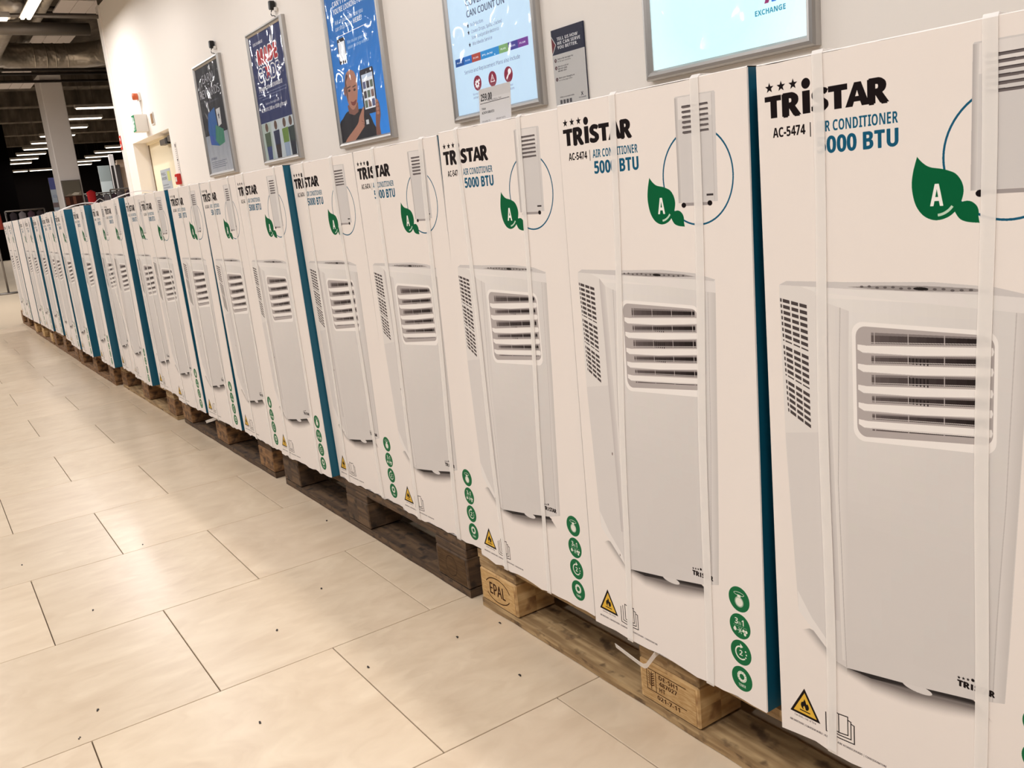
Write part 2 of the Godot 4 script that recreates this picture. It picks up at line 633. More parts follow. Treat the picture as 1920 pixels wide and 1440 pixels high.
	b.line([[0.3036, 0.60], [0.2975, 0.40], [0.2904, 0.259], [0.2875, 0.166]], 0.001, rgb(188, 182, 180))
	b.band(Vector2(0.0326, 0.6244), Vector2(0.0745, 0.612), Vector2(0.3178, 0.618), Vector2(0.3178, 0.600), rgb(229, 225, 221), rgb(224, 219, 216), 8)
	b.poly([[0.0222, 0.6195], [0.0326, 0.6244], [0.12, 0.6255], [0.218, 0.6284], [0.2819, 0.6252], [0.3178, 0.618], [0.3150, 0.6155], [0.2764, 0.6170], [0.1234, 0.6175], [0.04, 0.6190]], rgb(204, 199, 197))
	b.poly([[0.116, 0.6200], [0.16, 0.6228], [0.21, 0.6240], [0.26, 0.6232], [0.2815, 0.6205], [0.24, 0.6190], [0.19, 0.6180], [0.15, 0.6184]], rgb(150, 144, 142))
	for i in 14: b.ell(0.135 + i * 0.0095, 0.6208 + 0.0006 * sin(i * 2.1), 0.0022, 0.0012, rgb(96, 90, 90))
	b.ell(0.205, 0.6208, 0.0085, 0.0017, rgb(32, 28, 28))
	b.ell(0.0777, 0.3250, 0.0010, 0.0027, rgb(92, 70, 60))
	b.ell(0.0795, 0.1480, 0.0010, 0.0022, rgb(120, 108, 100))
	# side grille
	for r in 20:
		var t := r / 19.5
		var l := Vector2(0.0227, 0.6031).lerp(Vector2(0.0291, 0.4600), t)
		var q := Vector2(0.0610, 0.5962).lerp(Vector2(0.0623, 0.4425), t)
		for cspan in [[0.0, 0.06], [0.10, 0.36], [0.42, 0.68], [0.73, 1.0]]:
			var a := l.lerp(q, cspan[0])
			var z := l.lerp(q, cspan[1])
			var ht := 0.0043 if r not in [7, 13] else 0.0018
			b.poly([a, z, z - Vector2(0, ht), a - Vector2(0, ht)], rgb(74, 66, 66))
	# louvre window
	b.poly(rrect(0.1215, 0.2868, 0.4385, 0.5805, 0.014, 0.006), rgb(238, 233, 229))
	b.poly(rrect(0.1265, 0.2832, 0.4445, 0.5755, 0.012, 0.008), rgb(176, 168, 166))
	var ly := [0.553, 0.5304, 0.5053, 0.484, 0.4636]
	var ry := [0.5633, 0.5421, 0.5194, 0.4982, 0.4772]
	for i in 6:
		var top_l: float = 0.571 if i == 0 else ly[i - 1] - 0.0095
		var top_r: float = 0.5755 if i == 0 else ry[i - 1] - 0.0085
		var bot_l: float = ly[i] if i < 5 else 0.4475
		var bot_r: float = ry[i] if i < 5 else 0.4615
		var x0 := 0.146
		var x1 := 0.2772
		var l1 := Vector2(x0, lerpf(bot_l, bot_r, 0.12) + 0.002)
		var l0 := Vector2(x0, lerpf(top_l, top_r, 0.12) - 0.0025)
		var q1 := Vector2(x1, bot_r + 0.002)
		var q0 := Vector2(x1, top_r - 0.002)
		if i == 5:
			l1.y += 0.004
			q1.y += 0.004
		b.band(l0, l1, q0, q1, rgb(98, 89, 88), rgb(30, 23, 24), 12)
		b.poly([l0, q0, q0.lerp(q1, 0.22), l0.lerp(l1, 0.25)], rgb(128, 120, 119))
		for k in 4:
			var u := 0.03 + k * 0.31
			b.line([[lerpf(l0.x, q0.x, u), lerpf(l0.y, q0.y, u)], [lerpf(l1.x, q1.x, u), lerpf(l1.y, q1.y, u)]], 0.0012, rgb(178, 170, 168))
		if i in [1, 2, 3]:
			for k in 6: b.line([[0.192 + k * 0.0042, lerpf(l0.y, q0.y, 0.4) - 0.003], [0.192 + k * 0.0042, lerpf(l1.y, q1.y, 0.4)]], 0.0013, rgb(30, 25, 26))
		b.line([[l1.x, l1.y + 0.0012], [q1.x, q1.y + 0.0012]], 0.0008, rgb(206, 200, 197))
		if i < 5:
			b.poly([[0.1285, ly[i] + 0.001], [0.14, ly[i] + 0.0005], [0.2815, ry[i]], [0.2828, ry[i] - 0.004], [0.2815, ry[i] - 0.0088], [0.2, lerpf(ly[i], ry[i], 0.5) - 0.0112], [0.136, ly[i] - 0.0085], [0.1285, ly[i] - 0.005]], rgb(236, 231, 227))
			b.line([[0.136, ly[i] - 0.0085], [0.2, lerpf(ly[i], ry[i], 0.5) - 0.0112], [0.2815, ry[i] - 0.0088]], 0.001, rgb(186, 179, 177))
	# small logo
	for i in 3: b.star(0.2497 + i * 0.0052, 0.1795 + i * 0.0008, 0.0021, ink)
	b.ell(0.2655, 0.1825, 0.0019, 0.0019, ink)
	b.text("TR", 0.2478, 0.1690, 0.0072, 0.0145, ink, true, 0.001, 0.06)
	b.text("STAR", 0.2675, 0.1702, 0.0072, 0.0225, ink, true, 0.001, 0.06)
	b.rect(0.2634, 0.1698, 0.2660, 0.1771, ink)
	# the small upright appliance and its ring
	b.ring(0.2925, 0.7545, 0.0622, 0.0645, blue)
	b.poly([[0.2577, 0.8582], [0.2592, 0.8600], [0.3285, 0.8592], [0.3302, 0.8569], [0.3279, 0.7211], [0.2569, 0.7206]], rgb(206, 202, 200))
	b.band(Vector2(0.2577, 0.8582), Vector2(0.2569, 0.7206), Vector2(0.2640, 0.8582), Vector2(0.2635, 0.7206), rgb(176, 170, 169), rgb(214, 210, 207), 6)
	b.band(Vector2(0.2640, 0.8582), Vector2(0.2635, 0.8300), Vector2(0.3240, 0.8575), Vector2(0.3238, 0.83), rgb(224, 219, 216), rgb(218, 213, 210), 6)
	b.line([[0.3240, 0.8575], [0.3225, 0.7211]], 0.0007, rgb(184, 178, 176))
	for i in 6:
		var y := lerpf(0.847, 0.8142, i / 5.0)
		b.poly([[0.2706, y], [0.3170, y - 0.0003], [0.3178, y - 0.003], [0.2730, y - 0.0034], [0.2698, y - 0.0022]], rgb(106, 98, 98))
		b.poly([[0.2706, y], [0.3170, y - 0.0003], [0.3170, y - 0.0011], [0.2706, y - 0.0009]], rgb(60, 53, 54))
	b.rect(0.2690, 0.7165, 0.3160, 0.7207, rgb(158, 151, 150))
	b.ell(0.2662, 0.7176, 0.0042, 0.0034, ink)
	b.ell(0.3139, 0.7190, 0.0042, 0.0034, ink)
	b.rect(0.3085, 0.7285, 0.3205, 0.7312, rgb(60, 54, 54))
	# leaves
	b.poly(curve([[0.2011, 0.7579], [0.1966, 0.742], [0.1953, 0.727], [0.1990, 0.7100], [0.2070, 0.6985], [0.2180, 0.6930], [0.2290, 0.6935], [0.2390, 0.6985], [0.2465, 0.7080], [0.2500, 0.7200], [0.2480, 0.7300], [0.2420, 0.7380], [0.2348, 0.7416], [0.2270, 0.7440], [0.2150, 0.7465], [0.2070, 0.7515]]), green)
	b.poly(curve([[0.2663, 0.6889], [0.2560, 0.6898], [0.2480, 0.6923], [0.2435, 0.6970], [0.2410, 0.7030], [0.2450, 0.7085], [0.2520, 0.7108], [0.2580, 0.7100], [0.2630, 0.7060], [0.2652, 0.7010], [0.2652, 0.6950]]), green)
	b.text("A", 0.2152, 0.7070, 0.0222, 0.0142, rgb(240, 236, 230), true, 0.0006)
	b.ring(0.2215, 0.7190, 0.0200, 0.0228, rgb(190, 210, 190), -PI * 0.47, -PI * 0.2)
	# brand block
	for i in 3: b.star(0.0181 + i * 0.01655, 0.8517, 0.0061, ink)
	b.ell(0.0684, 0.8500, 0.0058, 0.0058, ink)
	b.poly([[0.0108, 0.8420], [0.0342, 0.8424], [0.0342, 0.8362], [0.0281, 0.8362], [0.0281, 0.8172], [0.0189, 0.8172], [0.0189, 0.8362], [0.0108, 0.8362]], ink)
	b.text("R", 0.0352, 0.8172, 0.0250, 0.0262, ink, true, 0.0034)
	b.poly([[0.0634, 0.8420], [0.0735, 0.8420], [0.0735, 0.8172], [0.0634, 0.8172]], ink)
	b.text("S", 0.0752, 0.8176, 0.0243, 0.0222, ink, true, 0.0034)
	b.poly([[0.0972, 0.8422], [0.1212, 0.8422], [0.1212, 0.8360], [0.1139, 0.8360], [0.1139, 0.8172], [0.1046, 0.8172], [0.1046, 0.8360], [0.0972, 0.8360]], ink)
	b.polys([[Vector2(0.1296, 0.8420), Vector2(0.1378, 0.8420), Vector2(0.1478, 0.8172), Vector2(0.1385, 0.8172), Vector2(0.1366, 0.8222), Vector2(0.1292, 0.8222), Vector2(0.1273, 0.8172), Vector2(0.1184, 0.8172)], [Vector2(0.1306, 0.8275), Vector2(0.1350, 0.8275), Vector2(0.1330, 0.8340)]], ink)
	b.text("R", 0.1452, 0.8172, 0.0250, 0.0252, ink, true, 0.0034)
	b.text("AC-5474", 0.0210, 0.7947, 0.0110, 0.0452, ink, true, 0.0002)
	b.rect(0.0724, 0.7910, 0.0735, 0.8070, ink)
	b.text("AIR CONDITIONER", 0.0797, 0.7946, 0.0118, 0.1005, blue, true, 0.0)
	b.text("5000 BTU", 0.0812, 0.7710, 0.0182, 0.0995, blue, true, 0.0008)
	# warning triangle, booklet, small line
	b.poly([[0.0393, 0.0722], [0.0153, 0.0298], [0.0633, 0.0298]], ink)
	b.poly([[0.0393, 0.0655], [0.0207, 0.0330], [0.0579, 0.0330]], rgb(222, 178, 66))
	b.poly(curve([[0.0388, 0.0560], [0.0370, 0.0515], [0.0340, 0.0495], [0.0330, 0.0450], [0.0345, 0.0415], [0.0372, 0.0398], [0.0365, 0.0430], [0.0385, 0.0455], [0.0400, 0.0425], [0.0412, 0.0398], [0.0445, 0.0415], [0.0458, 0.0455], [0.0440, 0.0500], [0.0420, 0.0490], [0.0405, 0.0530]]), ink)
	b.rect(0.0310, 0.0366, 0.0476, 0.0382, ink)
	b.text("Caution, risk of fire", 0.0222, 0.0252, 0.0030, 0.034, rgb(60, 50, 48), false)
	for k in [[0.0722, 0.0245, 0.1143, 0.0520], [0.0775, 0.0290, 0.1095, 0.0555]]:
		b.line([[k[0], k[3]], [k[0], k[1]], [0.0925, k[1] - 0.0015], [k[2], k[1]], [k[2], k[3] - 0.001], [k[2] - 0.0045, k[3]]], 0.0014, ink)
	b.line([[0.0830, 0.0350], [0.0830, 0.0600], [0.0915, 0.0585], [0.1050, 0.0600], [0.1050, 0.0330], [0.0915, 0.0310], [0.0830, 0.0330]], 0.0014, ink)
	b.line([[0.0915, 0.0585], [0.0915, 0.0310]], 0.0014, ink)
	b.text("AIRCONDITIONER | CLIMATISEUR MOBILE | KLIMAANLAGE", 0.0142, 0.0150, 0.0028, 0.073, rgb(46, 38, 40), true)
	b.text("AIRE ACONDICIONADO | CONDIZIONATORE", 0.0890, 0.0140, 0.0028, 0.070, rgb(46, 38, 40), true)
	# four green badges
	var pale := rgb(226, 226, 214)
	var by := [0.1600, 0.1178, 0.0760, 0.0338]
	for y in by: b.ell(0.3386, y, 0.0193, 0.0193, rgb(24, 104, 62))
	b.ring(0.3386, 0.1560, 0.0063, 0.0082, rgb(160, 178, 160))
	b.ell(0.3386, 0.1560, 0.0064, 0.0064, pale)
	b.rect(0.3356, 0.1630, 0.3416, 0.1672, pale)
	b.polys([b.arc(0.3386, 0.1685, 0.0096, 0.0030), b.arc(0.3386, 0.1685, 0.0088, 0.0022)], pale)
	b.text("3", 0.3290, 0.1200, 0.0095, 0.0062, pale)
	b.text("IN", 0.3357, 0.1200, 0.0050, 0.0050, rgb(170, 196, 170))
	b.text("1", 0.3418, 0.1200, 0.0095, 0.0040, pale)
	b.rect(0.3262, 0.1172, 0.3512, 0.1179, rgb(150, 182, 152))
	b.poly(curve([[0.3290, 0.1160], [0.3262, 0.1118], [0.3268, 0.1092], [0.3290, 0.1082], [0.3312, 0.1092], [0.3318, 0.1118]]), pale)
	for k in 3: b.line([[0.3386 - 0.0045 * cos(k * PI / 3), 0.1112 - 0.0045 * sin(k * PI / 3)], [0.3386 + 0.0045 * cos(k * PI / 3), 0.1112 + 0.0045 * sin(k * PI / 3)]], 0.0013, rgb(190, 204, 186))
	for k in 3: b.ell(0.3475 + 0.0028 * cos(k * TAU / 3 + 0.5), 0.1110 + 0.0032 * sin(k * TAU / 3 + 0.5), 0.0023, 0.0025, pale)
	b.ring(0.3386, 0.0755, 0.0088, 0.0110, pale, PI * 0.42, PI * 1.75)
	for k in 3: b.ring(0.3386, 0.0755, 0.0088, 0.0110, pale, PI * (1.80 + k * 0.16), PI * (1.88 + k * 0.16))
	b.poly([[0.3375, 0.0905], [0.3375, 0.0825], [0.3428, 0.0860]], pale)
	b.text("2", 0.3355, 0.0715, 0.0085, 0.0060, pale)
	b.ring(0.3386, 0.0370, 0.0045, 0.0088, pale)
	for k in 12: b.ell(0.3386 + 0.0072 * cos(k * TAU / 12), 0.0370 + 0.0072 * sin(k * TAU / 12), 0.0007, 0.0007, rgb(90, 140, 104))
	b.text("TIMER", 0.3318, 0.0205, 0.0045, 0.0136, pale, true)
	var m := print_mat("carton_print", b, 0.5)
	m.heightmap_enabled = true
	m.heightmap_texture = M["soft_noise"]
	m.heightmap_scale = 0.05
	return m

func rrect(x0: float, x1: float, y0: float, y1: float, r: float, slant := 0.0) -> Array:
	var p: Array = []
	for c in [[x1 - r, y1 - r, 0.0, 0.0], [x0 + r, y1 - r, PI * 0.5, 0.0], [x0 + r, y0 + r, PI, 0.0], [x1 - r, y0 + r, PI * 1.5, slant]]:
		for i in 9: p.append(Vector2(c[0] + r * cos(c[2] + i * PI / 16), c[1] + r * sin(c[2] + i * PI / 16) + c[3] * 1.8))
	return p

# closed smooth outline through points (the first stays a sharp tip)
func curve(pts: Array) -> Array:
	var out: Array = []
	var n := pts.size()
	for i in n:
		var a := Vector2(pts[(i - 1 + n) % n][0], pts[(i - 1 + n) % n][1])
		var b := Vector2(pts[i][0], pts[i][1])
		var c := Vector2(pts[(i + 1) % n][0], pts[(i + 1) % n][1])
		var d := Vector2(pts[(i + 2) % n][0], pts[(i + 2) % n][1])
		if i == 0: a = b
		if i == n - 1: d = c
		for k in 5: out.append(b.cubic_interpolate(c, a, d, k / 5.0))
	return out

# ------------------------------------------------------------------ cartons
var face_print: StandardMaterial3D

func carton_mesh(seed_: int) -> ArrayMesh:
	var f := FastNoiseLite.new()
	f.seed = seed_
	f.frequency = 1.0
	f.fractal_octaves = 2
	var nx := 14
	var ny := 26
	var st := SurfaceTool.new()
	st.begin(Mesh.PRIMITIVE_TRIANGLES)
	st.set_smooth_group(0)
	var grid: Array = []
	for j in ny + 1:
		for i in nx + 1:
			var u := float(i) / nx
			var v := float(j) / ny
			var edge := minf(minf(u, 1 - u) * 6.0, minf(v, 1 - v) * 8.0)
			var z := 0.0006 * f.get_noise_2d(u * 2.6, v * 4.2) * clampf(edge, 0.0, 1.0)
			var x := u * BW
			var y := v * BH
			if j == 0: y += -0.0015 + 0.0075 * f.get_noise_2d(u * 9.0, 40.0)
			if j == ny: y += 0.0015 * f.get_noise_2d(u * 5.0, 80.0)
			grid.append([Vector3(x, y, z), Vector2(u, 1.0 - y / BH)])
	for j in ny:
		for i in nx:
			var k := j * (nx + 1) + i
			for q in [k, k + nx + 1, k + nx + 2, k, k + nx + 2, k + 1]:
				st.set_uv(grid[q][1])
				st.set_tangent(Plane(1, 0, 0, 1))
				st.add_vertex(grid[q][0])
	st.generate_normals()
	var m: ArrayMesh = st.commit()
	# white rolled edges, teal sides
	var c := 0.0018
	st = started()
	for s in [0, 1]:
		var x: float = s * BW
		var o: float = (s * 2 - 1) * c
		quad(st, Vector3(x, 0, 0), Vector3(x, BH, 0), Vector3(x + o * 0.45, BH, -c), Vector3(x + o * 0.45, 0, -c), Vector3(s * 2 - 1, 0, 1))
	quad(st, Vector3(0, BH, 0), Vector3(BW, BH, 0), Vector3(BW, BH + 0.0015, -c), Vector3(0, BH + 0.0015, -c), Vector3(0, 1, 1))
	quad(st, Vector3(0, BH + 0.0015, -c), Vector3(BW, BH + 0.0015, -c), Vector3(BW, BH + 0.0015, -BD), Vector3(0, BH + 0.0015, -BD), Vector3(0, 1, 0))
	quad(st, Vector3(0, 0, -c), Vector3(BW, 0, -c), Vector3(BW, 0, -BD), Vector3(0, 0, -BD), Vector3(0, -1, 0))
	quad(st, Vector3(0, 0, 0), Vector3(BW, 0, 0), Vector3(BW, 0, -c), Vector3(0, 0, -c), Vector3(0, -1, 0))
	quad(st, Vector3(0, 0, -BD), Vector3(BW, 0, -BD), Vector3(BW, BH, -BD), Vector3(0, BH, -BD), Vector3(0, 0, -1))
	st.generate_normals()
	m = st.commit(m)
	st = started()
	for s in [0, 1]:
		var x: float = s * BW + (s * 2 - 1) * c * 0.45
		quad(st, Vector3(x, 0, -c), Vector3(x, BH, -c), Vector3(x, BH, -BD), Vector3(x, 0, -BD), Vector3(s * 2 - 1, 0, 0))
	st.generate_normals()
	m = st.commit(m)
	return m

func carton(i: int, x: float, z: float, yaw: float, roll: float, lean: float, ys: float, straps: Array, label: String, printed_front := true) -> Node3D:
	var o := thing("air_conditioner_carton" if printed_front else "plain_carton", label, "box", Vector3.ZERO, "cartons standing in one long row on pallets")
	var e1 := Vector3(1, roll, yaw).normalized()
	var e2 := Vector3(-roll, 1, lean)
	e2 = (e2 - e1 * e2.dot(e1)).normalized()
	o.transform = Transform3D(Basis(e1, e2, e1.cross(e2)), Vector3(x, 0.146 + ys, z))
	var body := part("body", carton_mesh(100 + i), null, o)
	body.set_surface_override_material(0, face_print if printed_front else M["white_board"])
	body.set_surface_override_material(1, M["white_board"])
	body.set_surface_override_material(2, M["teal_board"])
	for s in straps:
		var pts: Array = []
		var bow: float = s[3] if s.size() > 3 else 0.0
		pts.append(Vector3(s[1] - 0.001, -0.0045, -0.05))
		pts.append(Vector3(s[1], -0.0045, 0.0005))
		for k in 17:
			var t := k / 16.0
			pts.append(Vector3(lerpf(s[1], s[0], t) + 0.002 * sin(t * 9.0 + i), t * BH, 0.0013 + bow * sin(clampf((t - 0.25) / 0.75, 0, 1) * PI * 0.5) * (1.0 if t < 1.0 else 0.85)))
		if bow > 0.0: pts.append(Vector3(s[0], BH + 0.016, bow * 0.35))
		pts.append(Vector3(s[0], BH + 0.0042, -0.002))
		pts.append(Vector3(s[0] + 0.002, BH + 0.0032, -0.06))
		pts.append(Vector3(s[0] + 0.004, BH + 0.0032, -BD + 0.02))
		part("strap", ribbon(pts, Vector3(1, 0, 0), s[2] * 0.85, 0.0006), M["strap_film"], o)
	return o

# ------------------------------------------------------------------ pallets
func chipped(size: Vector3, seed_: int) -> ArrayMesh:
	# a board or block with a worn outline
	var key := "w%s_%d" % [size, seed_]
	if cache.has(key): return cache[key]
	var f := FastNoiseLite.new()
	f.seed = seed_
	f.frequency = 6.0
	var n := maxi(2, int(size.x / 0.06))
	var st := started()
	var secs: Array = []
	for i in n + 1:
		var x := (float(i) / n - 0.5) * size.x
		var sec: Array = []
		for k in [[-1, -1], [-1, 1], [1, 1], [1, -1]]:
			var w := f.get_noise_3d(x, k[0] * 3.0, k[1] * 7.0)
			sec.append(Vector3(x + 0.002 * w, k[0] * (size.y * 0.5 - 0.0012 - 0.0012 * w), k[1] * (size.z * 0.5 - 0.0025 - 0.0025 * w)))
		secs.append(sec)
	for i in n:
		var mid := Vector3((secs[i][0].x + secs[i + 1][0].x) * 0.5, 0, 0)
		for k in 4:
			var a: Vector3 = secs[i][k]
			var b: Vector3 = secs[i][(k + 1) % 4]
			var c: Vector3 = secs[i + 1][(k + 1) % 4]
			var d: Vector3 = secs[i + 1][k]
			quad(st, a, b, c, d, (a + b + c + d) * 0.25 - mid)
	for e in [0, n]: quad(st, secs[e][0], secs[e][1], secs[e][2], secs[e][3], Vector3(-1 if e == 0 else 1, 0, 0))
	cache[key] = done(st)
	return cache[key]

func pallet(x0: float, zf: float, tilt: float, label: String, boards: String, blocks: String, stamps := {}) -> Node3D:
	var o := thing("pallet", label, "pallet", Vector3(x0, 0, zf), "wooden pallets under the cartons")
	o.rotation.y = tilt
	var k := 0.968
	for z in [-0.05, -0.40, -0.75]:   # bottom boards
		part("bottom_board", chipped(Vector3(1.2, 0.0215 * k, 0.10 if z != -0.40 else 0.145), int(x0 * 10) + int(z * 100)), M[boards], o, Vector3(0.6, 0.011 * k, z))
	var bi := 0
	for z in [-0.05, -0.40, -0.75]:
		for x in [0.0725, 0.6, 1.1275]:
			var size := Vector3(0.143, 0.078 * k, 0.098 if z != -0.40 else 0.143)
			var b := part("block", box(size, 0.003), M[blocks], o, Vector3(x, 0.061 * k, z))
			if z == -0.05 and stamps.has(bi):
				var q := printed("stamp", 0.128, 0.066, 0.0006, M[stamps[bi]], M[blocks], b, Vector3(0, 0, size.z * 0.5 + 0.0002))
				q.set_meta("label", {"stamp_oval": "burnt oval mark with four letters", "stamp_code": "burnt stamp with a code in four lines", "stamp_faint": "faint ring mark"}[stamps[bi]])
			bi += 1
	for x in [0.0725, 0.6, 1.1275]:
		part("stringer", box(Vector3(0.143, 0.0215 * k, 0.795), 0.002), M[boards], o, Vector3(x, 0.111 * k, -0.4))
	for z in [-0.0725, -0.225, -0.4, -0.575, -0.7275]:
		part("deck_board", chipped(Vector3(1.2, 0.0215 * k, 0.143 if z != -0.225 and z != -0.575 else 0.10), int(x0 * 7) + int(z * 90)), M[boards], o, Vector3(0.6, 0.133 * k, z))
	return o

func stamps_made() -> void:
	var burn := rgb(58, 32, 18)
	var b := board(256, 132, 0.128, 0.066, rgb(198, 162, 110), 2)
	stamp_ground(b, rgb(206, 172, 122), rgb(184, 146, 96))
	b.text("EPAL", 0.030, 0.020, 0.026, 0.062, burn, false, 0.0016)
	b.polys([b.arc(0.062, 0.033, 0.050, 0.029, PI * 0.08, PI * 0.86, 40) + rev(b.arc(0.062, 0.033, 0.0475, 0.0268, PI * 0.08, PI * 0.86, 40))], burn)
	b.polys([b.arc(0.062, 0.033, 0.050, 0.029, PI * 1.16, PI * 1.86, 40) + rev(b.arc(0.062, 0.033, 0.0475, 0.0268, PI * 1.16, PI * 1.86, 40))], burn)
	print_mat("stamp_oval", b, 0.85)
	b = board(256, 132, 0.128, 0.066, rgb(190, 156, 108), 2)
	stamp_ground(b, rgb(196, 164, 118), rgb(170, 134, 88))
	for l in [[[0.012, 0.058], [0.106, 0.058]], [[0.012, 0.0185], [0.106, 0.0185]], [[0.012, 0.058], [0.012, 0.0185]], [[0.034, 0.058], [0.034, 0.0185]]]: b.line(l, 0.0014, burn)
	b.text("DE-SH1", 0.042, 0.0470, 0.0080, 0.045, burn)
	b.text("487027", 0.042, 0.0355, 0.0080, 0.043, burn)
	b.text("HT", 0.042, 0.0240, 0.0080, 0.014, burn)
	b.text("021-7-11", 0.036, 0.0070, 0.0080, 0.054, burn)
	# wheat-ear mark
	b.line([[0.022, 0.021], [0.024, 0.054]], 0.0016, burn)
	for i in 6:
		var y := 0.027 + i * 0.0043
		b.line([[0.0225, y], [0.0165, y + 0.004]], 0.0016, burn)
		b.line([[0.0228, y], [0.0290, y + 0.0038]], 0.0016, burn)
	print_mat("stamp_code", b, 0.85)
	b = board(128, 66, 0.128, 0.066, rgb(74, 56, 40), 2)
	stamp_ground(b, rgb(98, 76, 54), rgb(78, 60, 42))
	b.ring(0.062, 0.033, 0.024, 0.0255, rgb(52, 40, 28))
	print_mat("stamp_faint", b, 0.85)

func rev(a: Array) -> Array:
	a.reverse()
	return a

func stamp_ground(b: Board, a: Color, c: Color) -> void:
	var f := FastNoiseLite.new()
	f.seed = 4
	f.frequency = 0.03
	for y in range(0, b.im.get_height()):
		for x in range(0, b.im.get_width(), 4):
			b.im.fill_rect(Rect2i(x, y, 4, 1), a.lerp(c, clampf(0.5 + f.get_noise_2d(x * 0.3, y * 2.2), 0, 1)))

